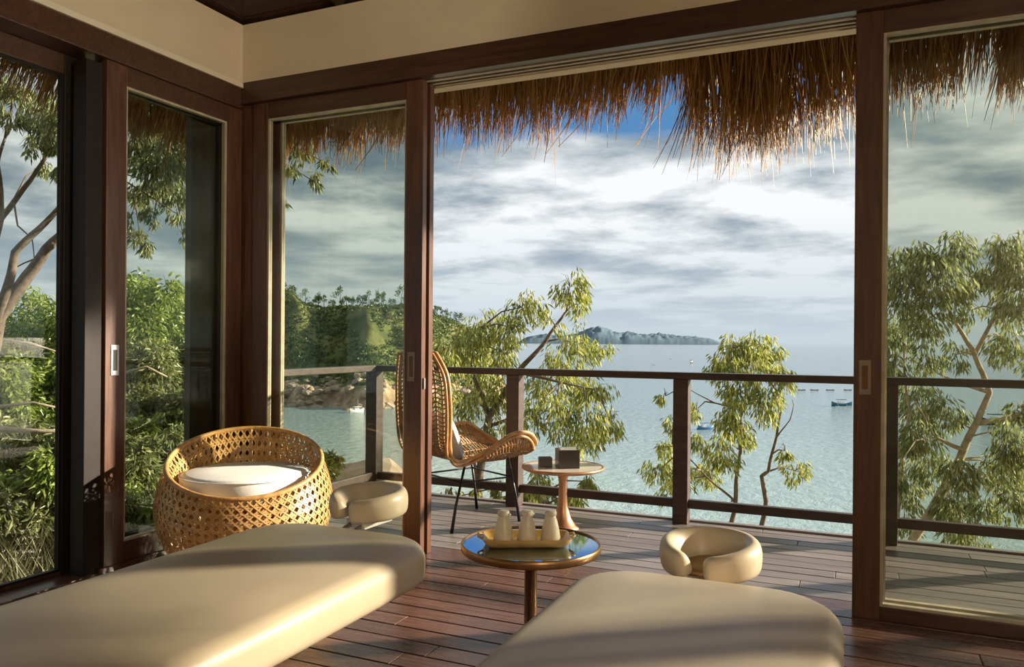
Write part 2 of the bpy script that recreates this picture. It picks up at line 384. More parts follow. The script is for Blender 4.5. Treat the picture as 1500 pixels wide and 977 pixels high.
# unseen walls that close the room
wr = boxo('wall_right', (XR, YB, -.1), (XR + .15, WY + .2, 5.2), 'plaster_back', kind='structure'); tag(wr, 'plain plaster wall on the right, out of view')
wb = boxo('wall_behind', (WX - .15, YB - .15, -.1), (XR + .15, YB, 6.0), 'plaster_back', kind='structure'); tag(wb, 'plain plaster wall behind the viewer')
wl = boxo('wall_left_end', (WX - .16, YB, -.1), (WX, -.6, 2.62), 'plaster_in', kind='structure'); tag(wl, 'plaster end of the left wall, out of view')
ws = boxo('wall_sea_end', (4.02, 3.70, -.1), (XR, 3.9, ZH), 'plaster_in', kind='structure'); tag(ws, 'plaster end of the sea-facing wall, out of view')
sl = boxo('trim_4', (WX - .20, -.6, -.03), (WX + .01, 2.72, .012), 'door_wood_x', kind='structure', bevel=.003); tag(sl, 'brown wooden sill under the left doors')
sl2 = boxo('trim_5', (WX - .20, 2.72, -.03), (WX + .01, 3.69, .03), 'door_wood_x', kind='structure', bevel=.003); tag(sl2, 'brown wooden sill by the room corner')
cp = boxo('trim_6', (WX - .16, 3.715, -.03), (-3.405, 3.86, ZH), 'door_wood_z', kind='structure', bevel=.004); tag(cp, 'dark wooden corner post where the two glass walls meet')

# ceiling: hipped, dark boards on rafters
SLP = .42
def cz(t): return ZC + SLP * t
ce = empty('ceiling', kind='structure'); tag(ce, 'dark boarded ceiling sloping up from the plaster band')
T = 3.0
pl_w = .16
k = 0
t = -.14
while t < T - .01:
    t2 = min(t + pl_w - .006, T); 
    z0, z1 = cz(t) + .05, cz(t2) + .05
    # sea slope
    mb = MB(); v = []
    for dz in (0, .02):
        v += [(WX + t, WY - t, z0 + dz), (XR, WY - t, z0 + dz), (XR, WY - t2, z1 + dz), (WX + t2, WY - t2, z1 + dz)]
    fs = [(0, 1, 2, 3), (7, 6, 5, 4), (0, 4, 5, 1), (1, 5, 6, 2), (2, 6, 7, 3), (3, 7, 4, 0)]
    mb.add(v, fs).build('ceiling_board', 'dark_wood', ce)
    mb = MB(); v = []
    for dz in (0, .02):
        v += [(WX + t, WY - t, z0 + dz), (WX + t2, WY - t2, z1 + dz), (WX + t2, YB, z1 + dz), (WX + t, YB, z0 + dz)]
    mb.add(v, fs).build('ceiling_board', 'dark_wood', ce)
    t += pl_w
mb = MB(); mb.add([(WX - .2, WY + .2, cz(-.2) + .09), (XR, WY + .2, cz(-.2) + .09), (XR, WY - T, cz(T) + .09), (WX + T, WY - T, cz(T) + .09), (WX - .2, YB, cz(-.2) + .09), (WX + T, YB, cz(T) + .09), (XR, YB, cz(T) + .09)],
                  [(0, 1, 2, 3), (0, 3, 5, 4), (3, 2, 6, 5)])
mb.build('ceiling_lining', 'dark_wood', ce)
def beam(name, a, b, w, h, mat, parent):
    a, b = Vector(a), Vector(b); d = (b - a).normalized(); s = d.cross(Vector((0, 0, 1))).normalized() * w / 2; u = s.cross(d).normalized() * h / 2
    if u.z < 0: u = -u
    v = [a - s - u, a + s - u, a + s + u, a - s + u, b - s - u, b + s - u, b + s + u, b - s + u]
    return MB().add(v, [(0, 1, 2, 3), (7, 6, 5, 4), (0, 4, 5, 1), (1, 5, 6, 2), (2, 6, 7, 3), (3, 7, 4, 0)]).build(name, mat, parent)
# beam('hip_rafter', (WX, WY, cz(0) + .03), (WX + T, WY - T, cz(T) + .03), .07, .05, 'dark_wood', ce)
for x in (-2.75, -1.95, -1.15, -.35, .45, 1.25, 2.05, 2.85, 3.65):
    tm = min(T, x - WX); beam('rafter', (x, WY, cz(0) + .035), (x, WY - tm, cz(tm) + .035), .06, .035, 'dark_wood', ce)
for y in (2.9, 2.1, 1.3, .5):
    tm = min(T, WY - y); beam('rafter', (WX, y, cz(0) + .035), (WX + tm, y, cz(tm) + .035), .06, .035, 'dark_wood', ce)

# ------------------------------------------------------------------ sliding doors
def panel(name, label, axis, a, b, d0, z0, z1, sw=.11, top=.10, bot=.06, th=.045, woodz='door_wood_z', woodx='door_wood_x', pull=None, side=-1):
    """axis 'x': runs along x at depth y=d0..d0+th; axis 'y': runs along y at x=d0-th..d0"""
    if axis == 'x':
        root = empty(name, (a, d0, z0), kind='structure'); f = lambda u0, v0, w0, u1, v1, w1: ((u0, v0, w0), (u1, v1, w1))
    else:
        root = empty(name, (d0, a, z0), kind='structure'); f = lambda u0, v0, w0, u1, v1, w1: ((-v1, u0, w0), (-v0, u1, w1))
    tag(root, label)
    L, H = b - a, z1 - z0
    def bx(nm, u0, v0, w0, u1, v1, w1, mat, bev=.003):
        p, q = f(u0, v0, w0, u1, v1, w1); return boxo(nm, p, q, mat, root, bev)
    bx('stile', 0, 0, 0, sw, th, H, woodz); bx('stile', L - sw, 0, 0, L, th, H, woodz)
    bx('top_rail', sw, .002, H - top, L - sw, th - .002, H, woodx); bx('bottom_rail', sw, .002, 0, L - sw, th - .002, bot, woodx)
    # glazing beads
    for (u0, w0, u1, w1) in ((sw, bot, sw + .012, H - top), (L - sw - .012, bot, L - sw, H - top), (sw + .012, bot, L - sw - .012, bot + .012), (sw + .012, H - top - .012, L - sw - .012, H - top)):
        bx('glazing_bead', u0, .008, w0, u1, th - .008, w1, 'track' if woodz == 'door_wood_z' else woodz, 0)
    bx('pane', sw + .012, th / 2 - .003, bot + .012, L - sw - .012, th / 2 + .003, H - top - .012, 'glass', 0)
    if pull:
        uc, zc0, zc1 = pull
        hd = bx('flush_pull', uc - .024, -.004, zc0 - z0, uc + .024, .012, zc1 - z0, 'steel' if axis == 'y' else 'bronze_pull', .002)
        l = hd.location
        p, q = f(uc - .012, -.0055, zc0 + .025 - z0, uc + .012, .0, zc1 - .025 - z0)
        boxo('recess', [i - j for i, j in zip(p, l)], [i - j for i, j in zip(q, l)], 'recess' if axis == 'y' else 'bronze', hd)
    return root
# sea side, left of the opening: two panels slid one behind the other
dA = panel('door_1', 'front sliding glass door parked beside the wicker tub chair', 'x', -3.40, -2.19, 3.705, .0, ZH, pull=(-2.255 + 3.40, .972, 1.136))
dB = panel('door_2', 'rear sliding glass door stacked behind the one by the tub chair', 'x', -3.36, -2.185, 3.775, .0, ZH)
MB().tube([(1.215, .022, .93), (1.215, .022, .99)], .008, 8).build('edge_ring', 'steel', dA)
dC = panel('door_3', 'front sliding glass door at the right edge of the opening', 'x', .0, 1.27, 3.705, .0, ZH, pull=(.045, .976, 1.129))
dD = panel('door_4', 'rear sliding glass door stacked behind the right one', 'x', .012, 1.28, 3.775, .0, ZH)
dE = panel('door_5', 'sliding glass door right of the picture, out of view', 'x', 1.29, 2.65, 3.745, .0, ZH)
dJ = panel('door_10', 'last glass door at the far right end, out of view', 'x', 2.66, 4.02, 3.705, .0, ZH)
# left wall
dF = panel('door_6', 'glass door of the left wall nearest the room corner', 'y', 2.752, 3.70, WX, .03, 2.62, sw=.118, bot=.105, pull=(.055, 1.007, 1.165))
dG = panel('door_7', 'outer glass door seen through the one at the room corner', 'y', 2.765, 3.72, WX - .065, .03, 2.62, sw=.11, bot=.12, woodz='frame_grey', woodx='frame_dark')
boxo('side_jamb', (WX - .17 - dG.location.x, 3.42 - dG.location.y, 0), (WX - .125 - dG.location.x, 3.72 - dG.location.y, 2.59), 'frame_grey', dG)
dH = panel('door_8', 'glass door at the left edge of the picture', 'y', 1.35, 2.735, WX - .135, .0, 2.62, sw=.115, bot=.03, woodz='frame_dark', woodx='door_wood_x')
boxo('mullion', (.035, 1.29, 0), (.13, 1.385, 2.59), 'frame_dark', dH, .003)
dI = panel('door_9', 'glass door of the left wall, out of view', 'y', -.6, 1.34, WX - .065, .03, 2.62, bot=.05)

# ------------------------------------------------------------------ deck railing
rl = empty('deck_railing', (-2.23, 5.165, 0), 0, 'dark wooden railing with square posts around the deck', 'railing')
PX = [-3.48, -2.26, -1.045, .195, 1.43, 2.66, 3.89]
def rb(nm, a, b, bev=.004):
    l = rl.location; return boxo(nm, [i - j for i, j in zip(a, l)], [i - j for i, j in zip(b, l)], 'rail', rl, bev)
for x in PX: rb('post', (x - .05, 5.115, 0.0), (x + .05, 5.215, .953))
for x0, x1 in zip(PX, PX[1:] + [4.9]):
    rb('lower_rail', (x0 + .05, 5.14, .10), (min(x1 - .05, 4.9), 5.19, .158))
rb('top_rail', (-3.53, 5.12, .953), (4.9, 5.215, 1.0), .006)
rb('side_top_rail', (-3.53, 3.93, .953), (-3.435, 5.12, 1.0), .006)
rb('side_lower_rail', (-3.505, 3.93, .10), (-3.455, 5.115, .158))
rb('wall_post', (-3.53, 3.925, 0.0), (-3.43, 4.0, .953))

# ------------------------------------------------------------------ thatched roof with a shaggy eave
tr = empty('thatched_roof', (-.5, 5.3, 2.95), 0, 'shaggy brown thatched roof with straw fringe hanging over the deck', 'roof')
l0 = Vector(tr.location)
EY, EX = 5.42, -5.12
def roofz(t): return 3.24 + (.17 * t if t < 1.6 else .272 + .5 * (t - 1.6))
mb = MB(); ts = [0, 1.6, 5.2]
for th in (0, .28):
    for t in ts:
        z = roofz(t) + th - .16
        mb.add([Vector((EX + t, EY - t, z)) - l0, Vector((5.7, EY - t, z)) - l0, Vector((EX + t, -2.8, z)) - l0], [])
n = len(ts)
f = []
for th in (0, 1):
    for i in range(n - 1):
        a, b = (th * n + i) * 3, (th * n + i + 1) * 3
        q1 = (a, a + 1, b + 1, b); q2 = (a, b, b + 2, a + 2)
        if th == 0: q1 = q1[::-1]; q2 = q2[::-1]
        f += [q1, q2]
f += [(0, 1, n * 3 + 1, n * 3), (2, 0, n * 3, n * 3 + 2)]
mb.f += f
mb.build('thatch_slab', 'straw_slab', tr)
rs = random.Random(11)
def prof_sea(x):
    """how low the straw tips hang along the sea-side eave"""
    z = 2.80 + .05 * noise.noise(Vector((x * 2.1, 3.3, 0))) + .05 * noise.noise(Vector((x * 6.3, 1.3, 4)))
    def sm(a, b, v):
        t = max(0, min(1, (v - a) / (b - a))); return t * t * (3 - 2 * t)
    z -= .33 * sm(-1.04, -.94, x) * (1 - sm(-.30, .02, x) * .75) 
    z += .10 * sm(-1.55, -1.40, x) * (1 - sm(-1.02, -.94, x))
    if x > .1: z -= .0
    return z
def strands(name, n, fn, along):
    mb = MB()
    for _ in range(n):
        p, tipz, out, rr, lean = fn()
        k = 4; L = p.z - tipz
        sway = along * (lean + rs.gauss(0, .065)) * max(.3, L) + Vector((rs.gauss(0, .05), rs.gauss(0, .05), 0)) * L
        if rs.random() < .05: sway *= 2.4
        pts = []
        for i in range(k + 1):
            s = i / k
            pts.append(p + Vector((0, 0, -L * s)) + out * (.16 * (1 - (1 - s) ** 2)) + sway * s ** 1.4 - l0)
        mb.tube(pts, [rr, rr, rr * .95, rr * .8, rr * .35], 3, cap=False)
    return mb.build(name, 'straw', tr, kind='stuff')
def bundles(a, b, step):
    B = []; x = a
    while x < b:
        B.append((x, rs.gauss(0, .055), rs.gauss(0, .06), rs.uniform(.012, .035))); x += rs.uniform(.4, 1.6) * step
    return B
BS = bundles(-5.0, 5.6, .055); BL = bundles(1.2, 5.3, .055)
def one(B, prof):
    c, dz, ln, wd = rs.choice(B)
    x = c + rs.gauss(0, wd)
    back = rs.random() ** 1.2 * .42
    z = 3.20 + .1 * back + rs.uniform(-.04, .08)
    u = rs.random()
    tip = prof(x) + dz + back * .10
    if u < .62: tip += abs(rs.gauss(0, .15))
    elif u < .93: tip -= abs(rs.gauss(0, .05))
    else: tip -= abs(rs.gauss(0, .12))
    return x, back, z, min(tip, z - .10), ln
def sea_strand():
    x, back, z, tip, ln = one(BS, prof_sea)
    lean = ln + (-.13 if x < -1.05 else -.02)
    return Vector((x, EY - .16 - back, z)), tip, Vector((0, 1, 0)), rs.uniform(.0022, .0048), lean
strands('thatch_fringe', 13500, sea_strand, Vector((1, 0, 0)))
def side_strand():
    y, back, z, tip, ln = one(BL, lambda v: 2.80 + .06 * noise.noise(Vector((v * 2.3, 9.1, 0))))
    return Vector((EX + .16 + back, y, z)), tip, Vector((-1, 0, 0)), rs.uniform(.0022, .0048), ln - .12
strands('thatch_fringe', 5200, side_strand, Vector((0, 1, 0)))
# loose stray stalks that hang below the rest
mb = MB()
for (px, py, qx, qy) in ((790, 160, 735, 230), (835, 175, 800, 225), (1000, 130, 930, 215), (1010, 150, 1003, 180), (1400, 90, 1362, 150), (1310, 60, 1305, 180), (800, 180, 797, 238), (652, 170, 650, 232), (1050, 180, 1048, 255), (860, 170, 818, 215), (1470, 70, 1500, 105), (560, 190, 520, 250), (905, 170, 902, 205)):
    a, b = at(px, py, 5.1 if px > 1200 else 5.6), at(qx, qy, 5.1 if px > 1200 else 5.6)
    mid = (a + b) / 2 + Vector((rs.uniform(-.02, .02), .02, .02))
    mb.tube([a - l0, mid - l0, b - l0], [.004, .0035, .002], 4)
mb.build('stray_stalks', 'straw', tr, kind='stuff')

# ------------------------------------------------------------------ fitting for the added spotlight, unseen behind the viewer
sf = empty('added_spotlight', (SPOT_AT.x, SPOT_AT.y, SPOT_AT.z), 0, 'added black can spotlight for fill, unseen behind the viewer', 'lamp')
sc_o = MB().lathe([(.04, .0), (.05, .01), (.05, .12), (.046, .12), (.045, .02), (.001, .015)], 24, False).build('can', 'black_metal', sf, True)
sc_o.rotation_euler = (SPOT_TO - SPOT_AT).to_track_quat('Z', 'Y').to_euler()
MB().tube([(0, 0, .03), (0, 0, 1.72)], .008, 8).build('stem', 'black_metal', sf, True)

# ------------------------------------------------------------------ paper globe pendant added to brighten the room, unseen behind the viewer
m, nt = newmat('fill_globe_glow'); M['lamp'] = m
em = nd(nt, 'ShaderNodeEmission', i_Strength=64.0); em.inputs[0].default_value = (1.0, .84, .62, 1)
om = nd(nt, 'ShaderNodeOutputMaterial'); nt.links.new(em.outputs[0], om.inputs[0])
pg = empty('added_globe_lamp', (2.7, -1.6, 2.3), 0, 'added paper globe pendant lamp for fill, unseen behind the viewer', 'lamp')
MB().lathe([(.2 * math.sin(math.pi * i / 16) + .0005, -.2 * math.cos(math.pi * i / 16)) for i in range(17)], 24, False).build('globe', 'lamp', pg, True)
MB().tube([(0, 0, .19), (0, 0, 2.14)], .004, 6).build('cord', 'black_metal', pg)

# ------------------------------------------------------------------ massage tables
def rounded_slab(w, l, h, rc, re, ncorner=8, nedge=5, crown=.012, nx=10):
    """mattress: rounded corners in plan, rounded top and bottom edges; far end at y=0, runs to y=-l"""
    def outline(ins):
        pts = []
        r = max(rc - ins, .01)
        for (cx, cy, a0) in ((w / 2 - rc, -rc, 0), (-w / 2 + rc, -rc, 90), (-w / 2 + rc, -l + rc, 180), (w / 2 - rc, -l + rc, 270)):
            for i in range(ncorner + 1):
                a = R(a0 + 90 * i / ncorner); pts.append((cx + r * math.cos(a), cy + r * math.sin(a)))
        return pts
    rings = []
    for i in range(nedge + 1):
        a = R(90 * i / nedge); rings.append((re * .6 * (1 - math.sin(a)), re * .6 * (1 - math.cos(a)) if 0 else re * .6 - re * .6 * math.sin(a) , 0))
    mb = MB(); levels = []
    for i in range(nedge + 1):
        a = R(90 * i / nedge); levels.append((re * .7 * (1 - math.sin(a)), re * .7 * (1 - math.cos(a))))
    for i in range(nedge + 1):
        a = R(90 * i / nedge); levels.append((re * (1 - math.cos(a)), h - re * (1 - math.sin(a))))
    levels += [(re + .05, h + crown * .6), (re + .12, h + crown)]
    n = len(outline(0))
    for ins, z in levels: mb.v += [(x, y, z) for x, y in outline(ins)] if ins < rc else [(x * (1 - (ins - rc * .9) / (w / 2)), -l / 2 + (y + l / 2) * (1 - (ins - rc * .9) / (l / 2)), z) for x, y in outline(rc * .9)]
    for k in range(len(levels) - 1):
        for j in range(n): mb.f.append((k * n + j, k * n + (j + 1) % n, (k + 1) * n + (j + 1) % n, (k + 1) * n + j))
    mb.f.append(tuple(range(n - 1, -1, -1))); mb.f.append(tuple((len(levels) - 1) * n + j for j in range(n)))
    return mb
def cradle(parent, loc, rz, tilt, wdt=.29, gap=11):
    """face cradle: bowl-shaped horseshoe cushion open towards the table, sling inside, bracket under it"""
    mb = MB(); N = 56
    SEC = [(-.070, .004), (-.02, .0), (-.004, .006), (.0, .03), (.002, .06), (-.002, .082), (-.012, .094), (-.026, .096), (-.040, .088), (-.052, .070), (-.062, .048), (-.074, .022)]
    K = len(SEC); ro = wdt / 2
    for i in range(N + 1):
        t = i / N; a = R(-90 + gap + (360 - 2 * gap) * t)
        e = min(1, min(t, 1 - t) / .045); e = math.sqrt(max(0, 1 - (1 - e) ** 2))
        near = max(0, -math.sin(a)) ** 2
        for (dr, z) in SEC:
            rr = ro + (-.036 + (dr + .036) * (.45 + .55 * e))
            zz = .048 + (z - .048) * (.55 + .45 * e)
            zz *= 1 - .16 * near
            mb.v.append((rr * 1.04 * math.cos(a), rr * .98 * math.sin(a), zz))
    for i in range(N):
        for j in range(K): mb.f.append((i * K + j, (i + 1) * K + j, (i + 1) * K + (j + 1) % K, i * K + (j + 1) % K))
    mb.f.append(tuple(range(K))); mb.f.append(tuple(N * K + j for j in range(K - 1, -1, -1)))
    o = mb.build('face_cradle', 'leather_cradle', parent, True, loc, subsurf=1); o.rotation_euler = (R(tilt), 0, rz)
    o['label'] = 'tan horseshoe face cradle cushion'
    s = MB(); s.lathe([(.001, .016), (.082, .018), (.084, .008), (.001, .006)], 28); s.build('cradle_sling', 'cradle_in', o, True)
    boxo('cradle_bracket', (-.05, -.07, -.035), (.05, .07, -.006), 'linen', o, .004)
    for sg in (-.03, .03): MB().tube([(sg, -.05, -.02), (sg, -.24, -.075)], .009, 8).build('bracket_rod', 'steel', o, True)
    return o
def massage_table(name, x, yend, label, w=.70, l=1.95, tilt=4):
    root = empty(name, (x, yend, 0), 0, label, 'massage table')
    rounded_slab(w, l, .125, .19, .05).build('mattress', 'leather', root, True, (0, 0, .425))
    boxo('base_plinth', (-.20, -l + .45, 0), (.20, -.95, .40), 'base_wood', root, .01)
    boxo('frame', (-.27, -l + .12, .395), (.27, -.12, .428), 'base_wood', root, .005)
    return root
t1 = massage_table('massage_table', -1.575, 2.245, 'cream padded massage table on the left, beside the wicker tub chair')
cradle(t1, (-.085, .19, .545), R(-14), 4)
t2 = massage_table('massage_table', -.366, 2.19, 'cream padded massage table on the right, behind the small mirror-topped table')
cradle(t2, (-.025, .185, .515), R(-13), 5)

# ------------------------------------------------------------------ wicker tub chair
tub = empty('wicker_tub_chair', (-2.875, 3.10, 0), 0, 'round golden cane tub chair in the room corner', 'chair')
FA = math.atan2(-.78, .63)                         # low front faces the tables
def rimz(a):
    c = (1 - math.cos(a - FA)) / 2                 # 0 front, 1 back
    return .444 + .252 * c ** 1.0
def tubpt(a, s, off=0):
    """s 0..1 outside from the foot to the rim, 1..1.7 inside going down"""
    zr = rimz(a)
    if s <= 1:
        r = .30 + .135 * math.sin(min(1, s / .62) * math.pi / 2) - .055 * max(0, (s - .62) / .38) ** 1.8
        z = .02 + (zr - .02) * s
        r += off
    else:
        q = (s - 1) / .7
        r = .38 - .045 * math.sin(min(1, q * 3) * math.pi / 2) - .02 * q - off
        z = zr - q * .30
    return Vector((r * math.cos(a), r * math.sin(a), z))
mbw = MB(); NA, NS, NI = 64, 12, 5
def ribbon(mb, fpts, wd):
    pts = [p for p in fpts]; o = len(mb.v)
    for i, (p, side) in enumerate(pts):
        mb.v.append(tuple(p - side * wd / 2)); mb.v.append(tuple(p + side * wd / 2))
    for i in range(len(pts) - 1):
        a = o + 2 * i; mb.f.append((a, a + 1, a + 3, a + 2))
def on_tub(a, s, da, ds, off):
    p = tubpt(a, s, off)
    q = tubpt(a + da * .01, s + ds * .01, off)
    r = tubpt(a + .01, s, off); r2 = tubpt(a, s + (.01 if s < .99 or s > 1 else -.01), off)
    nrm = (r - p).cross(r2 - p).normalized(); t = (q - p).normalized()
    return p, t.cross(nrm).normalized()
def path(aS, sS, aE, sE, n, off, wd):
    da, ds = aE - aS, sE - sS
    m = max(abs(da), abs(ds)); 
    ribbon(mbw, [on_tub(aS + da * i / n, sS + ds * i / n, da / m, ds / m, off) for i in range(n + 1)], wd)
dA_ = 2 * math.pi / NA
for rngs, rows in (((0.0, .999), NS), ((1.001, 1.62), NI)):
    s0, s1 = rngs; dS = (s1 - s0) / rows
    for i in range(NA):
        for e in (-.13, .13): path((i + e) * dA_, s0, (i + e) * dA_, s1, rows * 2, .0, .0065)
    for j in range(rows + 1):
        for e in (-.13, .13):
            s = min(max(s0 + (j + e) * dS, s0), s1); path(0, s, 2 * math.pi, s, NA * 2, .0015, .0065)
    for i in range(NA):
        path((i + .5) * dA_, s0, (i + .5 + rows) * dA_, s1, rows * 3, .003, .0075)
        path((i + .5) * dA_, s0, (i + .5 - rows) * dA_, s1, rows * 3, .0045, .0075)
mbw.build('cane_weave', 'cane', tub, kind='stuff')
for nm, s, r in (('rim_binding', 1.0, .013), ('foot_ring', .01, .016)):
    MB().tube([tubpt(2 * math.pi * i / 72, s) for i in range(72)], r, 8, True).build(nm, 'cane_rim', tub, True)
mb = MB()
for i in range(12):
    a = 2 * math.pi * (i + .3) / 12; mb.tube([tubpt(a, s / 12 * .98 + .01, -.02) for s in range(13)], .008, 6)
mb.build('cane_ribs', 'cane_rim', tub, True)
MB().lathe([(.001, .36), (.30, .36), (.31, .37), (.31, .385), (.001, .39)], 40).build('seat_platform', 'rattan_dark', tub, True)
cu = MB().lathe([(.001, .39), (.29, .39), (.312, .405), (.322, .43), (.322, .492), (.314, .511), (.29, .521), (.15, .526), (.001, .527)], 56).build('seat_cushion', 'linen', tub, True, (.0, .0, .0))
MB().tube([(.320 * math.cos(2 * math.pi * i / 64), .320 * math.sin(2 * math.pi * i / 64), .506) for i in range(64)], .005, 6, True).build('piping', 'linen', cu, True)

# ------------------------------------------------------------------ rattan lounge chair on the deck
chd = Vector((.47, .88, 0)).normalized(); CRZ = math.atan2(chd.y, chd.x)
ch = empty('rattan_chair', (-2.385, 4.57, 0), CRZ, 'curvy open-weave rattan chair on the deck facing the sea', 'chair')
PROF = [(-.40, 1.12), (-.40, .99), (-.395, .84), (-.38, .69), (-.345, .56), (-.27, .48), (-.15, .435), (.0, .405), (.15, .395), (.29, .40), (.40, .42), (.45, .44)]
HALF = [.21, .285, .305, .305, .285, .26, .265, .30, .34, .345, .29, .12]
LIFT = [0, 0, 0, 0, -.01, -.02, .01, .10, .20, .20, .10, .01]
FWD = [.06, .09, .095, .085, .06, .03, .0, 0, 0, 0, 0, 0]
def interp(A, u):
    x = u * (len(A) - 1); i = min(int(x), len(A) - 2); f = x - i
    g = lambda k: A[max(0, min(len(A) - 1, k))]
    def cr(p0, p1, p2, p3): return p1 + .5 * f * (p2 - p0 + f * (2 * p0 - 5 * p1 + 4 * p2 - p3 + f * (3 * (p1 - p2) + p3 - p0)))
    if isinstance(A[0], tuple): return tuple(cr(*[g(i + k)[d] for k in (-1, 0, 1, 2)]) for d in range(2))
    return cr(*[g(i + k) for k in (-1, 0, 1, 2)])
def seatpt(u, v):
    fx, z = interp(PROF, u); hw = max(.01, interp(HALF, u)); c = v * v
    return Vector((fx + interp(FWD, u) * c, v * hw, z + interp(LIFT, u) * abs(v) ** 3.2))
loop = [seatpt(i / 60, -1) for i in range(61)] + [seatpt(1 - i / 60, 1) for i in range(61)]
MB().tube(loop, .0135, 8, True).build('rim', 'rattan', ch, True)
loop2 = [p + Vector((.0, 0, -.026)) * (1 if p.z < .66 else .2) + Vector((-.024 if p.z > .5 else 0, 0, 0)) for p in loop]
MB().tube(loop2, .010, 8, True).build('outer_rim', 'rattan', ch, True)
mb = MB()
for i in range(1, 58):
    u = .012 + i / 58 * .976
    mb.tube([seatpt(u + .006 * (1 if (k % 2) else -1), -1 + 2 * k / 14) + Vector((0, 0, .003 if (k + i) % 2 else -.003)) for k in range(15)], .0052, 5)
for v in (-.86, -.72, -.55, -.36, -.18, 0, .18, .36, .55, .72, .86):
    mb.tube([seatpt(.02 + .96 * k / 40, v) for k in range(41)], .0065, 5)
mb.build('rattan_weave', 'rattan_dark', ch, True, kind='stuff')
mb = MB()
for i in range(1, 40):      # slanting spokes along the wings
    for sgn in (-1, 1):
        u = .42 + i / 40 * .55
        mb.tube([seatpt(u, sgn), seatpt(min(.99, u + .03), sgn * .86), seatpt(min(.99, u + .05), sgn * .72)], .006, 5)
mb.build('wing_spokes', 'rattan', ch, True, kind='stuff')
FEET = [(-.24, -.245), (.30, -.245), (.30, .245), (-.24, .245)]
TOPS = [(-.11, -.20, .415), (.22, -.22, .43), (.22, .22, .43), (-.11, .20, .415)]
for (fx, fy), tp in zip(FEET, TOPS):
    MB().tube([tp, (tp[0] * .3 + fx * .7, tp[1] * .3 + fy * .7, .16), (fx, fy, .0)], [.008, .009, .011], 8).build('leg', 'black_metal', ch, True)
def legpt(i, z):
    (fx, fy), tp = FEET[i], TOPS[i]; t = z / tp[2]; return Vector((fx + (tp[0] - fx) * t, fy + (tp[1] - fy) * t, z))
for a, b in ((0, 1), (3, 2), (0, 3), (1, 2)):
    MB().tube([legpt(a, .30), legpt(b, .30)], .006, 8).build('stretcher', 'black_metal', ch, True)
# cushion leaning in the seat
mb = MB(); n = 12
for i in range(n + 1):
    for j in range(n + 1):
        u, v = -1 + 2 * i / n, -1 + 2 * j / n
        mb.v.append((u * .17 * (1 - .06 * v * v), v * .17 * (1 - .06 * u * u), .062 * ((1 - u ** 4) * (1 - v ** 4)) ** .6))
off = len(mb.v)
for i in range(n + 1):
    for j in range(n + 1):
        x, y, z = mb.v[i * (n + 1) + j]; mb.v.append((x, y, -z))
for i in range(n):
    for j in range(n):
        a = i * (n + 1) + j; mb.f.append((a, a + n + 1, a + n + 2, a + 1)); mb.f.append((off + a, off + a + 1, off + a + n + 2, off + a + n + 1))
cs = mb.build('seat_cushion', 'grey_fabric', None, True)
cs.location = Vector((-2.385, 4.57, 0)) + chd * -.20 + Vector((.06, -.04, .585)); cs.rotation_euler = (Matrix.Rotation(CRZ, 3, 'Z') @ Matrix.Rotation(R(68), 3, 'Y')).to_euler()
tag(cs, 'grey square cushion leaning in the rattan chair', 'cushion')

# ------------------------------------------------------------------ small mirror-topped table inside
rt = empty('round_table', (-1.06, 2.575, 0), 0, 'small round mirror-topped table with brass rim between the massage tables', 'table')
RT = .252; TZ = .47
MB().lathe([(.001, TZ - .024), (RT - .004, TZ - .024), (RT, TZ - .020), (RT, TZ + .004), (RT - .003, TZ + .006), (RT - .008, TZ + .004), (RT - .009, TZ - .006), (.001, TZ - .006)], 72).build('rim', 'brass_dark', rt, True)
MB().lathe([(.001, TZ - .004), (RT - .009, TZ - .004), (RT - .0095, TZ - .001), (.001, TZ - .001)], 72).build('mirror_top', 'mirror', rt)
MB().lathe([(.001, .0), (.16, .0), (.16, .008), (.05, .016), (.024, .03), (.022, TZ - .034), (.03, TZ - .025), (.001, TZ - .025)], 32).build('stem', 'bronze', rt, True)
# tray
ty = empty('serving_tray', (-1.072, 2.56, TZ), R(26.5), 'golden wooden oblong tray on the mirror-topped table', 'tray')
def rrect(hx, hy, r, n=5):
    p = []
    for cx, cy, a0 in ((hx - r, hy - r, 0), (-hx + r, hy - r, 90), (-hx + r, -hy + r, 180), (hx - r, -hy + r, 270)):
        for i in range(n + 1): a = R(a0 + 90 * i / n); p.append((cx + r * math.cos(a), cy + r * math.sin(a)))
    return p
mb = MB(); lev = [(.130, .055, .02, .0), (.146, .070, .026, .010), (.158, .082, .028, .030), (.155, .079, .028, .033), (.150, .074, .026, .030), (.136, .060, .02, .012), (.125, .05, .018, .009)]
for hx, hy, r_, z in lev: mb.v += [(x, y, z) for x, y in rrect(hx, hy, r_)]
nn_ = 24
for k in range(len(lev) - 1):
    for j in range(nn_): mb.f.append((k * nn_ + j, k * nn_ + (j + 1) % nn_, (k + 1) * nn_ + (j + 1) % nn_, (k + 1) * nn_ + j))
mb.f.append(tuple(range(nn_ - 1, -1, -1))); mb.f.append(tuple((len(lev) - 1) * nn_ + j for j in range(nn_)))
mb.build('tray_body', 'gold_wood', ty, True)
for s in (-1, 1): MB().tube([(s * .155, -.03, .028), (s * .172, -.02, .034), (s * .172, .02, .034), (s * .155, .03, .028)], .005, 6).build('tray_handle', 'gold_wood', ty, True)
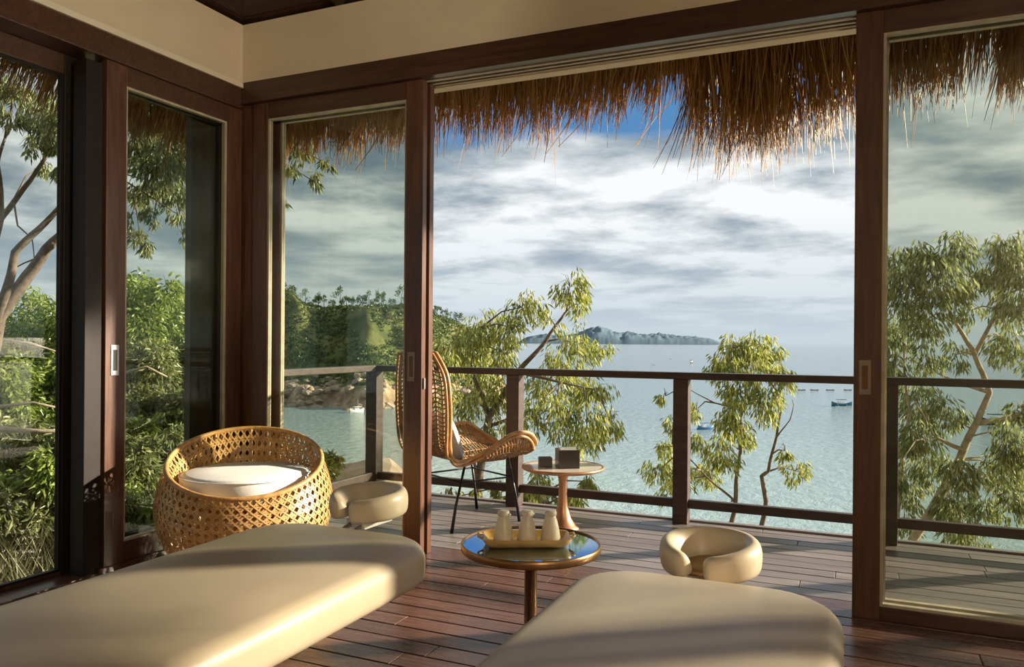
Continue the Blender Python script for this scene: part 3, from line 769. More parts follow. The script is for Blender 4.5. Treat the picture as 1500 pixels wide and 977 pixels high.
for i, (dx, lab) in enumerate(((-.083, 'left'), (.002, 'middle'), (.087, 'right'))):
    c, s = math.cos(R(26.5)), math.sin(R(26.5))
    b = empty('oil_bottle', (-1.072 + dx * c, 2.56 + dx * s, TZ + .0095), R(40 * i), 'cream ceramic oil bottle, %s of the three on the tray' % lab, 'bottle', 'oil bottles on the tray')
    MB().lathe([(.001, 0), (.033, 0), (.036, .004), (.035, .02), (.030, .05), (.023, .078), (.019, .088), (.019, .094)], 28).build('body', 'ceramic', b, True)
    MB().lathe([(.019, .093), (.021, .095), (.022, .104), (.020, .110), (.012, .1125), (.001, .1125)], 24).build('stopper', 'ceramic', b, True)
    MB().tube([(.012, 0, .088), (.026, 0, .101)], [.007, .0045], 8).build('spout', 'ceramic', b, True)

# ------------------------------------------------------------------ copper side table on the deck, with its boxes
sx, sy = -1.70, 4.66
st = empty('side_table', (sx, sy, 0), 0, 'round copper side table with flared pedestal beside the rattan chair', 'table')
MB().lathe([(.001, .375), (.245, .378), (.262, .385), (.266, .395), (.262, .402), (.254, .402), (.25, .394), (.001, .394)], 56).build('rim', 'copper', st, True)
MB().lathe([(.001, .394), (.25, .394), (.25, .399), (.001, .399)], 56).build('table_top', 'tabletop', st)
MB().lathe([(.001, 0), (.105, 0), (.105, .006), (.085, .02), (.055, .07), (.036, .14), (.028, .22), (.028, .30), (.034, .35), (.06, .378), (.001, .378)], 36).build('pedestal', 'copper', st, True)
def holder(loc, rz, sx, sy, h, label, name, extra):
    r = empty(name, loc, rz, label, 'box'); t = .006
    mb = MB(); mb.box((-sx, -sy, 0), (sx, sy, t)); mb.box((-sx, -sy, t), (sx, -sy + t, h)); mb.box((-sx, sy - t, t), (sx, sy, h)); mb.box((-sx, -sy + t, t), (-sx + t, sy - t, h)); mb.box((sx - t, -sy + t, t), (sx, sy - t, h))
    mb.build('box_body', 'box', r, bevel=.001, seg=1)
    return r
bx1 = holder((-1.665, 4.64, .399), R(32), .066, .066, .115, 'large dark lacquer box holding folded napkins on the copper table', 'napkin_box', 1)
for k in range(4):
    MB().box((-.052, -.045 + k * .024, .008), (.052, -.033 + k * .024, .118 + .006 * (k % 2))).build('napkin', 'paper', bx1)
bx2 = holder((-1.80, 4.60, .399), R(28), .042, .034, .06, 'small dark lacquer box at the left of the copper table', 'small_box', 0)
MB().box((-.033, -.025, .006), (.033, .025, .055)).build('contents', 'box', bx2)
gt = MB().lathe([(.001, 0), (.028, 0), (.030, .004), (.033, .085), (.031, .085), (.028, .008), (.001, .008)], 28).build('drinking_glass', 'clear', None, True, (-1.735, 4.70, .399)); tag(gt, 'clear drinking glass between the two dark boxes', 'glass')

# ------------------------------------------------------------------ sea, far island, headland
sea = MB(); rr_ = [0, 60, 150, 400, 1200, 5000, 20000, 70000]
NA2 = 96
for r_ in rr_[1:]:
    for j in range(NA2): a = 2 * math.pi * j / NA2; sea.v.append((r_ * math.cos(a), r_ * math.sin(a), SEA))
sea.f.append(tuple(range(NA2)))
for k in range(len(rr_) - 2):
    for j in range(NA2): sea.f.append((k * NA2 + j, k * NA2 + (j + 1) % NA2, (k + 1) * NA2 + (j + 1) % NA2, (k + 1) * NA2 + j)[::-1])
so_ = sea.build('sea', 'sea'); tag(so_, 'calm turquoise to blue-grey sea of the bay', kind='structure')
for p_ in so_.data.polygons: pass
# far island: a real ridge, 7 km out
IS = [(760, 2), (775, 9), (800, 13), (822, 10), (845, 14), (868, 24), (880, 25), (895, 19), (910, 15), (922, 18), (940, 14), (965, 15), (990, 12), (1015, 11), (1040, 8), (1060, 1)]
mb = MB(); ND = 21; DI = 7000.0
cols = []
for k in range(0, 151):
    px = 757 + k * (1063 - 757) / 150
    hgt = 0
    for (a, ha), (b, hb) in zip(IS, IS[1:]):
        if a <= px <= b: hgt = ha + (hb - ha) * (px - a) / (b - a)
    for i in range(ND):
        v = i / (ND - 1); dep = DI + 1500 * v
        p = at(px, 500, dep); s = math.sin(v * math.pi) ** .7 if 0 < v < 1 else 0
        s *= 1 - .30 * abs(noise.fractal(Vector((px * .09, v * 7, 1.7)), 1.0, 2.0, 4))
        H = hgt / FPX * (DI + 750) * s * (1 + .12 * noise.noise(Vector((px * .3, v * 5, 0))))
        mb.v.append((p.x, p.y, SEA - 4 + max(0, H) * 1.0 + (14 if s > 0 else 0) * min(1, hgt / 4)))
for k in range(150):
    for i in range(ND - 1): a = k * ND + i; mb.f.append((a, a + ND, a + ND + 1, a + 1))
isl = mb.build('far_island', 'island', None, True); tag(isl, 'low hilly island on the sea horizon, blue haze put into its colour', kind='structure')

# headland
def sm(a, b, v):
    t = max(0, min(1, (v - a) / (b - a))); return t * t * (3 - 2 * t)
RID = [(120, 62), (300, 72), (380, 75), (413, 72), (440, 58), (470, 51), (520, 52), (560, 54), (592, 53), (625, 44), (650, 38), (675, 28), (700, 12), (722, -20), (745, -75), (765, -92)]
def ridge_px(px):
    for (a, ha), (b, hb) in zip(RID, RID[1:]):
        if a <= px <= b: return ha + (hb - ha) * (px - a) / (b - a)
    return RID[-1][1] if px > 700 else RID[0][1]
hv = {}
def head_z(px, v):
    shore = 245 + 10 * math.sin(px * .021) + 5 * math.sin(px * .067)
    dep = shore + v * 120
    top = (ridge_px(px) - 4) / FPX * (shore + 85) + 21.2
    top = max(top, .0)
    rise = .16 * sm(.0, .08, v) + .84 * sm(.05, .74, v) ** .9
    nz = noise.fractal(Vector((px * .016, v * 2.6, 2.2)), 1.0, 2.0, 5)
    gul = abs(noise.noise(Vector((px * .022 + v * .9, v * .8, 7.7))))
    z = top * rise * (1 + (.20 * nz - .34 * (.5 - gul) * (1 - v)) * (1 - sm(.55, .8, v)))
    z *= 1 - sm(.80, 1.0, v) * .5
    return dep, SEA - 1.5 + z + 1.5 * sm(0, .05, v)
mb = MB(); NU, NV = 130, 40
for i in range(NU + 1):
    px = 120 + (765 - 120) * i / NU
    for j in range(NV + 1):
        dep, z = head_z(px, j / NV); p = at(px, 500, dep); mb.v.append((p.x, p.y, z))
for i in range(NU):
    for j in range(NV): a = i * (NV + 1) + j; mb.f.append((a, a + NV + 1, a + NV + 2, a + 1))
hd_ = mb.build('headland', 'headland', None, True); tag(hd_, 'green scrubby headland with a rocky brown shore across the bay', kind='structure')
rh = random.Random(3)
def rockmesh(seed, sub=2):
    bm = bmesh.new(); bmesh.ops.create_icosphere(bm, subdivisions=sub, radius=1)
    for v in bm.verts:
        v.co *= 1 + .35 * noise.noise(v.co * 1.3 + Vector((seed * 3.1, 0, 0))) + .15 * noise.noise(v.co * 3.7 + Vector((0, seed, 0)))
        v.co.z *= .7
    me = bpy.data.meshes.new('rock'); bm.to_mesh(me); bm.free(); me.materials.append(M['rock']); return me
rocks = [rockmesh(i) for i in range(4)]
for k in range(120):
    px = rh.uniform(395, 700); v = rh.uniform(-.03, .09) if k < 85 else rh.uniform(.05, .2)
    dep, z = head_z(px, max(0, v)); dep += min(0, v) * 120
    p = at(px, 500, dep); s = rh.uniform(.7, 2.2)
    o = link('boulder', rh.choice(rocks), hd_, (p.x, p.y, z + (.9 if v < .02 else .2))); o.scale = (s * rh.uniform(.8, 1.5), s, s * rh.uniform(.7, 1.2)); o.rotation_euler = (rh.uniform(-.3, .3), rh.uniform(-.3, .3), rh.uniform(0, 6))
def leaf(mb, p, d, L, wd, nrm, fold=.25):
    s = d.cross(nrm)
    if s.length < 1e-4: s = d.orthogonal()
    s.normalize(); up = s.cross(d).normalized(); m = p + d * L * .45
    mb.add([p, m + s * wd / 2 + up * wd * fold, p + d * L, m - s * wd / 2 + up * wd * fold], [(0, 1, 2), (0, 2, 3)])
def rvec(r):
    while True:
        v = Vector((r.uniform(-1, 1), r.uniform(-1, 1), r.uniform(-1, 1)))
        if .02 < v.length < 1: return v
# scrub on the headland
mb = MB()
for k in range(3400):
    px = rh.uniform(300, 712); v = rh.uniform(.10, .80) ** .9
    if noise.noise(Vector((px * .018, v * 3.5, 11))) < -.38: continue
    dep, z = head_z(px, v); p = at(px, 500, dep); p.z = z
    s = rh.uniform(.5, 1.35)
    for q in range(20):
        d = rvec(rh); d.z = abs(d.z); c = p + d * s
        leaf(mb, c, rvec(rh).normalized(), s * rh.uniform(.5, .9), s * .5, rvec(rh))
mb.build('scrub', 'leaf_far', hd_, kind='stuff')
# trees along the headland ridge
def far_tree(seed):
    r = random.Random(seed); root = empty('ridge_tree')
    h = r.uniform(5.5, 8.5)
    tb = MB(); tb.tube([(0, 0, -.5), (r.uniform(-.2, .2), 0, h * .5), (r.uniform(-.5, .5), 0, h * .85)], [.22, .15, .06], 5); tb.build('trunk', 'bark', root)
    fm = MB()
    for c in range(r.randint(5, 8)):
        cz_ = h * r.uniform(.45, 1.0); cc = Vector((r.gauss(0, h * .16), r.gauss(0, h * .16), cz_)); rr = r.uniform(.7, 1.4)
        for q in range(40):
            leaf(fm, cc + rvec(r) * rr, rvec(r).normalized(), r.uniform(.5, .9), r.uniform(.3, .5), rvec(r))
    fm.build('crown', 'leaf_far', root, kind='stuff'); return root
protos = [far_tree(s) for s in range(5)]
spots = [(416, .70), (428, .72), (447, .73), (459, .74), (466, .76), (474, .73), (487, .75), (498, .74), (507, .76), (515, .73), (523, .75), (531, .74), (540, .76), (550, .73), (559, .74), (561, .70), (575, .74), (588, .74), (640, .74), (652, .73), (660, .74), (672, .74)]
spots.sort()
ORD = 'first second third fourth fifth sixth seventh eighth ninth tenth eleventh twelfth thirteenth fourteenth fifteenth sixteenth seventeenth eighteenth nineteenth twentieth twenty-first twenty-second'.split()
for i, (px, v) in enumerate(spots):
    o = protos[i] if i < 5 else copy_tree(protos[i % 5])
    dep, z = head_z(px, v); p = at(px, 500, dep); o.location = (p.x, p.y, z - .4); o.rotation_euler = (0, 0, i * 1.3); s = .6 + .5 * ((i * 37) % 10) / 10; o.scale = (s, s, s)
    tag(o, 'dark tree on the headland ridge, %s from the left' % ORD[i], 'tree', 'trees on the headland ridge')

# ------------------------------------------------------------------ boats in the bay
def boat(px, py, length, rz, hull, label, canopy=True, outrig=True):
    d = at(px, py, 1) - EYE; t = (SEA - EYE.z) / d.z; p = EYE + d * t
    root = empty('boat', (p.x, p.y, SEA), rz, label, 'boat'); root.scale = (1, 1, 1.5 if canopy else .7)
    L = length; n = 11; mb = MB(); secs = 7
    for i in range(n):
        u = -1 + 2 * i / (n - 1); wd = L * .13 * (1 - abs(u) ** 2.6) + .02; sh = L * .09 * (1 + .9 * u * u)
        for j in range(secs):
            a = math.pi * j / (secs - 1); mb.v.append((u * L / 2, -wd * math.cos(a), sh - (sh + L * .03) * math.sin(a) ** .8))
    for i in range(n - 1):
        for j in range(secs - 1): a = i * secs + j; mb.f.append((a, a + 1, a + secs + 1, a + secs))
        mb.f.append((i * secs, (i + 1) * secs, (i + 1) * secs + secs - 1, i * secs + secs - 1))
    mb.build('hull', hull, root, True)
    if canopy:
        c = MB(); c.box((-L * .2, -L * .10, L * .06), (L * .12, L * .10, L * .17)); c.build('cabin', 'hull_white', root, bevel=.03)
        MB().box((-L * .26, -L * .13, L * .22), (L * .2, L * .13, L * .235)).build('canopy', hull, root)
        for x in (-.24, .18):
            for y in (-.11, .11): MB().tube([(L * x, L * y, L * .06), (L * x, L * y, L * .22)], L * .006, 5).build('canopy_pole', 'hull_white', root)
        MB().tube([(L * .05, 0, L * .2), (L * .05, 0, L * .5)], L * .006, 5).build('mast', 'hull_white', root)
    if outrig:
        for s in (-1, 1): MB().tube([(-L * .38, s * L * .3, L * .01), (0, s * L * .3, .0), (L * .4, s * L * .3, L * .03)], L * .011, 6).build('outrigger', 'hull_white', root)
        for x in (-.22, .2): MB().tube([(L * x, -L * .3, L * .02), (L * x, 0, L * .1), (L * x, L * .3, L * .02)], L * .007, 5).build('cross_pole', 'hull_white', root)
    return root
boat(1233, 595, 6.6, R(15), 'hull_teal', 'teal motor boat with canopy moored near the right door post')
boat(1033, 629, 4.6, R(40), 'hull_blue', 'small blue boat half hidden behind the middle tree', outrig=False)
boat(797, 624, 5.2, R(10), 'hull_blue', 'blue boat seen through the tree behind the rattan chair')
boat(523, 604, 4.8, R(70), 'hull_white', 'white boat in the cove below the headland', outrig=False)
boat(1013, 532, 10, R(90), 'hull_dark', 'dark boat far out on the sea above the railing', outrig=False)
boat(1460, 622, 8, R(20), 'hull_dark', 'long dark boat behind the tree in the right door', outrig=False)
for i, (px, lab) in enumerate(((1174, 'leftmost'), (1193, 'second from left'), (1216, 'third from left'), (1242, 'rightmost'))):
    boat(px, 571.5, 3.6, R(20), 'hull_dark', 'tiny dark boat in the far moored row, %s' % lab, canopy=False, outrig=False)
for px, py, lab in ((957, 535, 'left of'), (982, 526, 'beyond')):
    boat(px, py, 7, R(80), 'hull_dark', 'tiny distant skiff on the open sea, %s the dark boat' % lab, canopy=False, outrig=False)

# ------------------------------------------------------------------ hillside below the deck
def ground(x, y):
    side = max(0, -x - 4.3)
    t = y - 5.6 - .62 * side
    z = -1.15 - .62 * max(0, t) - .05 * max(0, t) ** 1.1
    z += .42 * max(0, min(1, (-x - 4.4) / 1.2))
    z += .18 * noise.noise(Vector((x * .5, y * .5, 0))) + .35 * noise.noise(Vector((x * .13, y * .13, 5)))
    return max(z, SEA - 3)
mb = MB(); GX, GY = 96, 72
for i in range(GX + 1):
    x = -62 + 92 * i / GX
    for j in range(GY + 1):
        y = -14 + 78 * (j / GY) ** 1.2; mb.v.append((x, y, ground(x, y)))
for i in range(GX):
    for j in range(GY): a = i * (GY + 1) + j; mb.f.append((a, a + GY + 1, a + GY + 2, a + 1))
gd = mb.build('ground', 'slope', None, True); tag(gd, 'dry earth hillside falling away below the deck', kind='structure')

# ------------------------------------------------------------------ trees and shrubs
def plant(name, base, label, cat, trunks, clumps, leafm, bark='bark', seed=1, LL=(.06, .11), LW=(.015, .024), droop=1.25, group=None, twigs=True, dens=2.0):
    """trunks: polylines (points, r0, r1) in the place; clumps: (centre, radius, number of leaves)"""
    r = random.Random(seed); base = Vector(base)
    root = empty(name, base, 0, label, cat, group)
    tb = MB(); nodes = []
    for pts, r0, r1 in trunks:
        P_ = [Vector(p) for p in pts]; Q = []
        for a, b in zip(P_, P_[1:]):
            for k in range(4): Q.append(a.lerp(b, k / 4))
        Q.append(P_[-1]); n = len(Q)
        Q = [q + Vector((noise.noise(q * 2.3), noise.noise(q * 2.3 + Vector((9, 0, 0))), 0)) * .05 * (0 < i < n - 1) for i, q in enumerate(Q)]
        nodes += Q[n // 3:]
        tb.tube([q - base for q in Q], [r0 + (r1 - r0) * i / (n - 1) for i in range(n)], 7)
    fm = MB()
    for c, rad, cnt in clumps:
        c = Vector(c); cnt = int(cnt * dens)
        if twigs and nodes:
            nn = min(nodes, key=lambda q: (q - c).length + .4 * max(0, q.z - c.z))
            mid = nn.lerp(c, .5) + Vector((0, 0, .12 * (c - nn).length))
            tb.tube([nn - base, mid - base, c - base], [.012, .008, .004], 5)
            for k in range(5):
                e = c + rvec(r) * rad * .9; tb.tube([c - base, (c.lerp(e, .5) + Vector((0, 0, .05))) - base, e - base], [.004, .003, .0015], 3, cap=False)
        sub = [c + rvec(r) * rad * .75 for _ in range(max(3, int(cnt / 26)))]
        for q in range(cnt):
            s = r.choice(sub); p = s + rvec(r) * rad * .40
            out = (p - c); out.z *= .3
            d = (out.normalized() * .5 if out.length > 1e-3 else Vector()) + Vector((0, 0, -droop)) + rvec(r) * .8
            d.normalize()
            leaf(fm, p - base, d, r.uniform(*LL), r.uniform(*LW), rvec(r))
    if tb.v: tb.build('branches' if len(trunks) > 1 else 'trunk', bark, root, True)
    fm.build('foliage', leafm, root, kind='stuff')
    return root
def g3(px, py, dep):
    return at(px, py, dep)
def root_at(px, dep):
    p = at(px, 500, dep); return Vector((p.x, p.y, ground(p.x, p.y) - .1))

# tree behind the rattan chair
D0 = 8.6; rA = root_at(700, D0)
clA = []
for px, py, rp, n in ((835, 420, 30, 170), (850, 445, 22, 90), (805, 470, 25, 60), (765, 450, 36, 170), (750, 480, 30, 130), (715, 480, 40, 230), (690, 505, 42, 260), (735, 515, 40, 230), (660, 520, 34, 200), (700, 545, 40, 240),
                      (845, 505, 42, 240), (880, 515, 24, 80), (825, 535, 36, 200), (650, 580, 34, 190), (700, 590, 42, 280), (740, 570, 34, 170), (790, 570, 36, 200), (835, 565, 38, 220), (870, 575, 32, 170), (815, 605, 38, 240), (860, 620, 40, 270), (895, 622, 28, 150),
                      (780, 620, 26, 110), (845, 650, 32, 160), (730, 630, 30, 120), (665, 625, 28, 90), (700, 640, 28, 90)):
    clA.append((g3(px, py, D0 + rng.uniform(-.7, .7)), rp / FPX * D0, int(n * 1.0)))
plant('gum_tree', rA, 'tall yellow-green gum tree behind the rattan chair', 'tree',
      [([rA, g3(700, 700, D0), g3(715, 610, D0), g3(760, 545, D0), g3(800, 500, D0), g3(830, 455, D0)], .06, .012),
       ([g3(715, 610, D0), g3(690, 540, D0), g3(705, 480, D0 - .2)], .03, .008),
       ([g3(760, 545, D0), g3(820, 560, D0 - .3), g3(870, 570, D0 - .3)], .02, .006),
       ([g3(715, 625, D0), g3(780, 600, D0 + .3), g3(850, 605, D0 + .3)], .024, .006),
       ([g3(700, 700, D0), g3(660, 620, D0 - .2), g3(655, 560, D0 - .2)], .03, .007)], clA, 'leaf_yellow', 'bark', 21)
# low shrub just below the deck edge, under the side table
rS = root_at(800, 7.2)
plant('shrub', rS, 'low yellow-green shrub below the deck behind the side table', 'shrub', [([rS, g3(800, 760, 7.2), g3(800, 720, 7.2)], .02, .006)],
      [(g3(px, py, 7.2 + rng.uniform(-.3, .3)), rp / FPX * 7.2, n) for px, py, rp, n in ((770, 730, 24, 160), (805, 728, 26, 170), (845, 728, 24, 150), (700, 735, 20, 90), (660, 730, 18, 60), (860, 705, 16, 70), (790, 700, 22, 80), (735, 720, 20, 90))], 'leaf_yellow', 'bark', 22)
# tree in the middle of the opening
D1 = 8.8; rB = root_at(1070, D1)
plant('gum_sapling', rB, 'slender two-stemmed gum tree in the middle of the view behind the railing', 'tree',
      [([rB, g3(1070, 770, D1), g3(1073, 735, D1), g3(1082, 690, D1), g3(1085, 630, D1), g3(1090, 560, D1), g3(1095, 510, D1)], .035, .008),
       ([g3(1073, 735, D1), g3(1055, 715, D1), g3(1020, 680, D1), g3(985, 650, D1)], .016, .005),
       ([rB + Vector((.35, .05, 0)), g3(1114, 780, D1), g3(1120, 735, D1), g3(1118, 697, D1), g3(1128, 690, D1), g3(1138, 640, D1), g3(1142, 590, D1), g3(1120, 530, D1)], .035, .008),
       ([g3(1138, 640, D1), g3(1155, 615, D1), g3(1160, 585, D1)], .010, .003),
       ([g3(1085, 600, D1), g3(1045, 590, D1), g3(1010, 570, D1)], .014, .004)],
      [(g3(px, py, D1 + rng.uniform(-.5, .5)), rp / FPX * D1, n) for px, py, rp, n in (
          (1075, 510, 28, 190), (1105, 505, 30, 210), (1130, 530, 28, 180), (1060, 540, 28, 210), (1095, 540, 34, 260), (1140, 560, 26, 160), (1080, 580, 32, 230), (1120, 590, 32, 250), (1070, 620, 28, 170), (1090, 640, 28, 150), (1060, 660, 30, 200), (1035, 690, 28, 190), (1020, 650, 22, 90), (1020, 600, 18, 70),
          (975, 580, 14, 40), (985, 620, 18, 70), (965, 690, 26, 150), (975, 655, 22, 90), (1000, 700, 24, 120), (1165, 690, 24, 90), (1150, 660, 16, 45), (980, 720, 20, 80))], 'leaf_yellow', 'bark', 23)
# tree behind the right glass door
D2 = 8.0; rC = root_at(1290, D2)
plant('gum_tree', rC, 'olive gum tree with leaning trunk behind the right glass door', 'tree',
      [([rC, g3(1340, 790, D2), g3(1385, 715, D2), g3(1415, 660, D2), g3(1435, 620, D2), g3(1450, 575, D2), g3(1430, 520, D2), g3(1455, 470, D2), g3(1475, 400, D2)], .055, .015),
       ([g3(1435, 620, D2), g3(1480, 612, D2), g3(1530, 590, D2)], .03, .015),
       ([g3(1430, 520, D2), g3(1390, 460, D2), g3(1370, 400, D2)], .025, .008),
       ([g3(1415, 660, D2), g3(1370, 640, D2), g3(1340, 590, D2)], .025, .008),
       ([g3(1450, 575, D2), g3(1400, 560, D2), g3(1340, 530, D2)], .022, .006),
       ([rC, g3(1325, 660, D2 + .4), g3(1330, 600, D2 + .5), g3(1320, 480, D2 + .5)], .03, .010)],
      [(g3(px, py, D2 + rng.uniform(-.7, .7)), rp / FPX * D2, int(n * 1.15)) for px, py, rp, n in (
          (1315, 385, 34, 190), (1345, 375, 32, 170), (1400, 370, 34, 190), (1370, 410, 40, 260), (1325, 430, 44, 300), (1395, 430, 36, 200), (1355, 470, 42, 250), (1310, 490, 36, 230), (1470, 360, 34, 210), (1495, 400, 40, 300), (1460, 410, 36, 230), (1490, 450, 42, 300), (1475, 500, 38, 230), (1420, 455, 26, 90),
          (1310, 540, 28, 130), (1350, 530, 30, 110), (1400, 520, 26, 90), (1345, 590, 40, 280), (1380, 610, 40, 280), (1340, 640, 36, 250), (1360, 680, 40, 270), (1310, 690, 28, 150), (1400, 700, 34, 190), (1330, 720, 30, 150), (1390, 745, 32, 200), (1480, 650, 38, 280), (1465, 690, 36, 240), (1495, 700, 36, 220), (1490, 600, 26, 130), (1440, 740, 30, 150), (1410, 770, 34, 180), (1480, 740, 30, 140), (1325, 770, 30, 130), (1430, 795, 30, 130), (1540, 520, 50, 300), (1560, 420, 50, 300), (1550, 650, 50, 300))], 'leaf_olive', 'bark_pale', 24)
# unseen gum tree added right of the picture to dapple the sunlight
rE = Vector((6.6, 7.4, ground(6.6, 7.4) - .1)); re_ = random.Random(8)
plant('gum_tree', rE, 'gum tree added right of the deck to dapple the sun, out of view', 'tree', [([rE, Vector((6.5, 7.3, .6)), Vector((6.9, 7.0, 2.4)), Vector((7.1, 6.9, 3.6))], .09, .02), ([Vector((6.5, 7.3, .6)), Vector((5.9, 6.9, 2.2)), Vector((5.6, 6.8, 3.2))], .05, .015)],
      [(Vector((re_.uniform(4.6, 8.6), re_.uniform(6.2, 7.8), re_.uniform(2.2, 4.2))), re_.uniform(.28, .5), 90) for _ in range(15)], 'leaf_olive', 'bark', 41)
# left: tree with bare grey limbs at the left edge
D3 = 7.4; rD = root_at(-40, D3)
plant('limb_tree', rD, 'tree with long bare grey limbs outside the leftmost door', 'tree',
      [([rD, g3(-30, 560, D3), g3(0, 465, D3), g3(40, 405, D3), g3(70, 365, D3), g3(110, 325, D3 + .2), g3(160, 290, D3 + .4)], .09, .025),
       ([g3(-25, 520, D3), g3(5, 430, D3 - .3), g3(20, 370, D3 - .3), g3(55, 335, D3 - .3), g3(90, 295, D3 - .3), g3(110, 270, D3 - .3)], .05, .015),
       ([g3(-40, 480, D3), g3(-5, 330, D3 + .2), g3(20, 295, D3), g3(45, 265, D3), g3(70, 220, D3), g3(100, 195, D3)], .035, .012),
       ([g3(-20, 420, D3), g3(3, 320, D3 - .2), g3(0, 240, D3 - .2), g3(15, 190, D3 - .2)], .03, .010),
       ([g3(20, 295, D3), g3(25, 330, D3), g3(45, 350, D3), g3(50, 380, D3)], .010, .004),
       ([g3(60, 375, D3), g3(35, 385, D3), g3(10, 400, D3)], .010, .004),
       ([g3(70, 220, D3), g3(140, 210, D3), g3(220, 220, D3), g3(290, 200, D3)], .02, .006),
       ([g3(160, 290, D3 + .4), g3(210, 290, D3 + .4), g3(255, 285, D3 + .4)], .015, .006)],
      [(g3(px, py, D3 + rng.uniform(-.8, .8)), rp / FPX * D3, n) for px, py, rp, n in (
          (20, 130, 26, 150), (55, 150, 34, 260), (85, 165, 30, 230), (65, 190, 28, 190), (45, 210, 20, 60), (85, 215, 22, 110), (90, 260, 18, 50), (15, 170, 20, 70), (60, 245, 20, 60),
          (200, 180, 34, 270), (235, 195, 36, 300), (270, 190, 34, 260), (205, 230, 36, 260), (245, 235, 38, 300), (285, 240, 30, 190), (220, 265, 30, 190), (260, 280, 34, 240), (200, 285, 26, 120), (225, 320, 20, 60), (205, 345, 20, 80), (215, 365, 14, 45), (270, 320, 22, 90), (285, 340, 20, 70), (268, 345, 12, 30), (190, 320, 18, 60), (300, 300, 24, 100),
          (330, 230, 34, 200), (370, 230, 34, 180), (440, 225, 26, 110), (425, 250, 20, 60), (458, 265, 16, 45), (420, 200, 24, 80), (416, 300, 10, 22), (480, 240, 12, 25), (150, 160, 40, 200), (140, 230, 40, 200))], 'leaf_olive', 'bark', 25, (.055, .10), (.015, .024))
# dense shrubs beyond the left doors
def bush(px, py, dep, rpx, cnt, label, seed, mat='leaf_green', name='shrub', LL=(.055, .10), LW=(.02, .034), squash=None):
    r = random.Random(seed); c0 = g3(px, py, dep); rad = rpx / FPX * dep; b = root_at(px, dep)
    cl = []
    for k in range(max(5, cnt // 150)):
        v = rvec(r); cl.append((c0 + Vector((v.x * rad, v.y * rad, v.z * rad * .9)), rad * .45, 170))
    tr_ = []
    for k in range(4):
        e = c0 + rvec(r) * rad * .8; tr_.append(([b + rvec(r) * .1, b.lerp(e, .5) + rvec(r) * .15, e], .025, .007))
    return plant(name, b, label, 'shrub', tr_, cl, mat, 'bark', seed, LL, LW, .5, 'shrubs beyond the left doors', dens=2.8)
bush(245, 470, 9.0, 75, 2700, 'rounded bright green shrub rising highest behind the corner door', 31)
bush(40, 500, 9.4, 85, 2700, 'broad green shrub below the bare limbs at the left edge', 32)
bush(110, 520, 9.9, 70, 1800, 'green shrub partly hidden by the dark door stiles', 33)
bush(215, 570, 8.2, 70, 2200, 'shaded green shrub in the middle of the corner door', 34, 'leaf_olive')
bush(60, 580, 8.0, 70, 2400, 'leafy green shrub at mid height in the leftmost door', 35)
bush(330, 560, 9.5, 75, 1800, 'green shrub behind the dark outer door frame', 36, 'leaf_olive')
bush(230, 690, 6.9, 62, 1700, 'pale straggly shrub low behind the wicker tub chair', 37, 'leaf_olive', LL=(.07, .12), LW=(.015, .025))
bush(40, 660, 6.9, 60, 1300, 'straggly shrub low in the leftmost door', 38, 'leaf_olive', LL=(.07, .12), LW=(.015, .025))
for i, (px, py, dep, rp, n, mt, lab) in enumerate((
    (20, 760, 5.9, 62, 1500, 'leaf_olive', 'tangled grey-green shrub in the bottom left corner of the leftmost door'),
    (80, 700, 6.2, 60, 1500, 'leaf_green', 'tangled shrub beside the dark stiles at knee height'),
    (195, 640, 7.4, 60, 1500, 'leaf_green', 'green shrub between the tub chair and the corner door handle'),
    (270, 620, 8.0, 60, 1500, 'leaf_olive', 'shaded shrub just above the rim of the tub chair'),
    (215, 750, 6.3, 50, 1300, 'leaf_green', 'low green shrub left of the tub chair foot'),
    (-30, 600, 7.5, 70, 1500, 'leaf_green', 'shrub cut by the left edge of the picture'),
    (110, 640, 7.0, 60, 1300, 'leaf_olive', 'olive shrub hidden mostly by the dark stiles'),
    (20, 540, 8.8, 60, 1500, 'leaf_green', 'sunlit green shrub at handle height in the leftmost door'),
    (310, 700, 7.6, 60, 1000, 'leaf_olive', 'olive shrub behind the tub chair'))):
    bush(px, py, dep, rp, n, lab, 50 + i, mt)
bush(480, 700, 8.2, 34, 500, 'small leafy shrub beside the deck corner post', 39, 'leaf_yellow')
bush(450, 770, 7.0, 40, 700, 'pale shrub below the side railing', 40, 'leaf_olive')
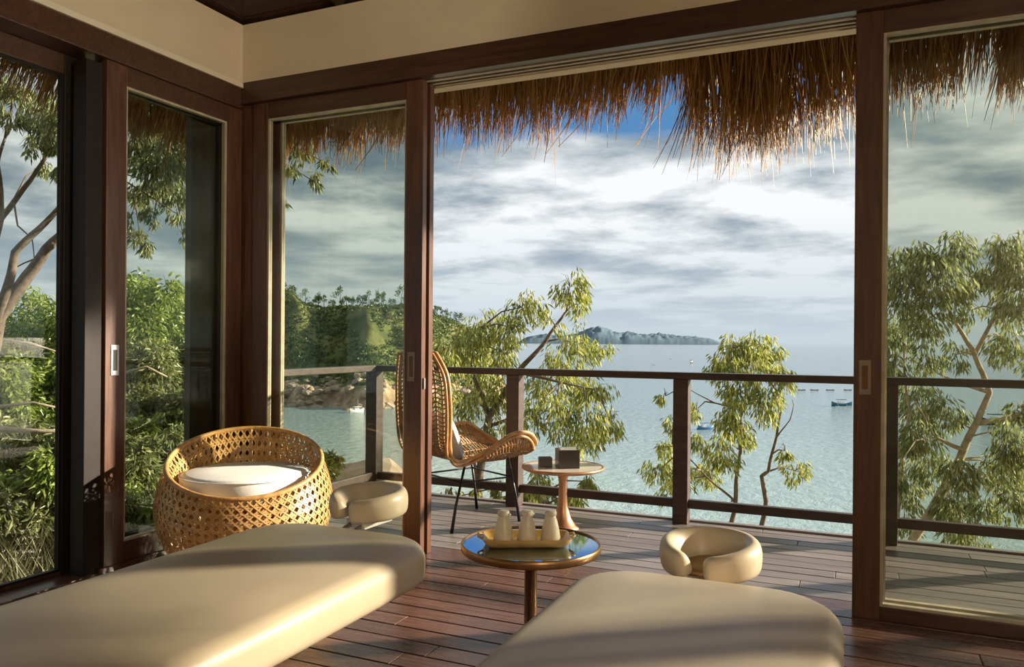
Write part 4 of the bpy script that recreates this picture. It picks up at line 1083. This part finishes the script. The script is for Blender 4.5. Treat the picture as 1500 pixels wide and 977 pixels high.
# dry grass clumps near the wall
rgx = random.Random(77)
for i, (px, py, dep, lab) in enumerate(((40, 800, 6.0, 'at the left edge'), (90, 770, 6.3, 'beside the dark door stiles'), (205, 760, 6.2, 'behind the corner door'), (15, 720, 6.8, 'under the straggly shrub'))):
    b = g3(px, py, dep); b.z = ground(b.x, b.y); root = empty('dry_grass', b, 0, 'clump of pale dry grass %s' % lab, 'grass', 'dry grass outside the left doors')
    mb = MB()
    for k in range(900):
        a = rgx.uniform(0, 6.28); p = Vector((rgx.gauss(0, .38), rgx.gauss(0, .38), 0)); d = Vector((math.cos(a) * .6, math.sin(a) * .6, 1)).normalized()
        leaf(mb, p, d, rgx.uniform(.25, .75), rgx.uniform(.006, .012), rvec(rgx))
    mb.build('blades', 'dry_grass', root, kind='stuff')
# fallen branches lying among the shrubs
for i, (pts, lab) in enumerate((([(0, 595, 6.6), (50, 590, 6.6), (98, 600, 6.7)], 'upper pale fallen branch crossing the leftmost door'), ([(-10, 628, 6.4), (60, 632, 6.4), (110, 630, 6.5)], 'thick pale fallen branch crossing the leftmost door'),
                                ([(45, 680, 6.0), (70, 715, 6.0), (90, 765, 6.0)], 'thin bleached twig leaning low in the leftmost door'), ([(0, 735, 6.1), (50, 725, 6.1), (105, 718, 6.2)], 'low grey fallen branch in the leftmost door'), ([(186, 545, 7.2), (215, 537, 7.2), (245, 552, 7.3)], 'bent pale twig behind the corner door'), ([(0, 497, 7.6), (45, 503, 7.6), (98, 520, 7.6)], 'slim grey branch high among the green shrubs'))):
    P_ = [g3(*p) for p in pts]; b = P_[0]
    o = MB().tube([p - b for p in P_], [.03 if 'thick' in lab else .014, .018 if 'thick' in lab else .011, .008], 7).build('fallen_branch', 'bark_pale', None, True, b); tag(o, lab, 'branch')
# pale rocks below the deck corner
for i, (px, py, dep, s, lab) in enumerate(((585, 745, 8.0, .2, 'pale earthy rock just beyond the deck corner'), (545, 705, 13.0, .55, 'brown rock on the slope past the corner post'))):
    me = rocks[i].copy(); me.materials.clear(); me.materials.append(M['sand' if i == 0 else 'rock']); p = g3(px, py, dep)
    o = link('rock', me, None, p); o.scale = (s * 1.4, s, s); tag(o, lab, 'rock')
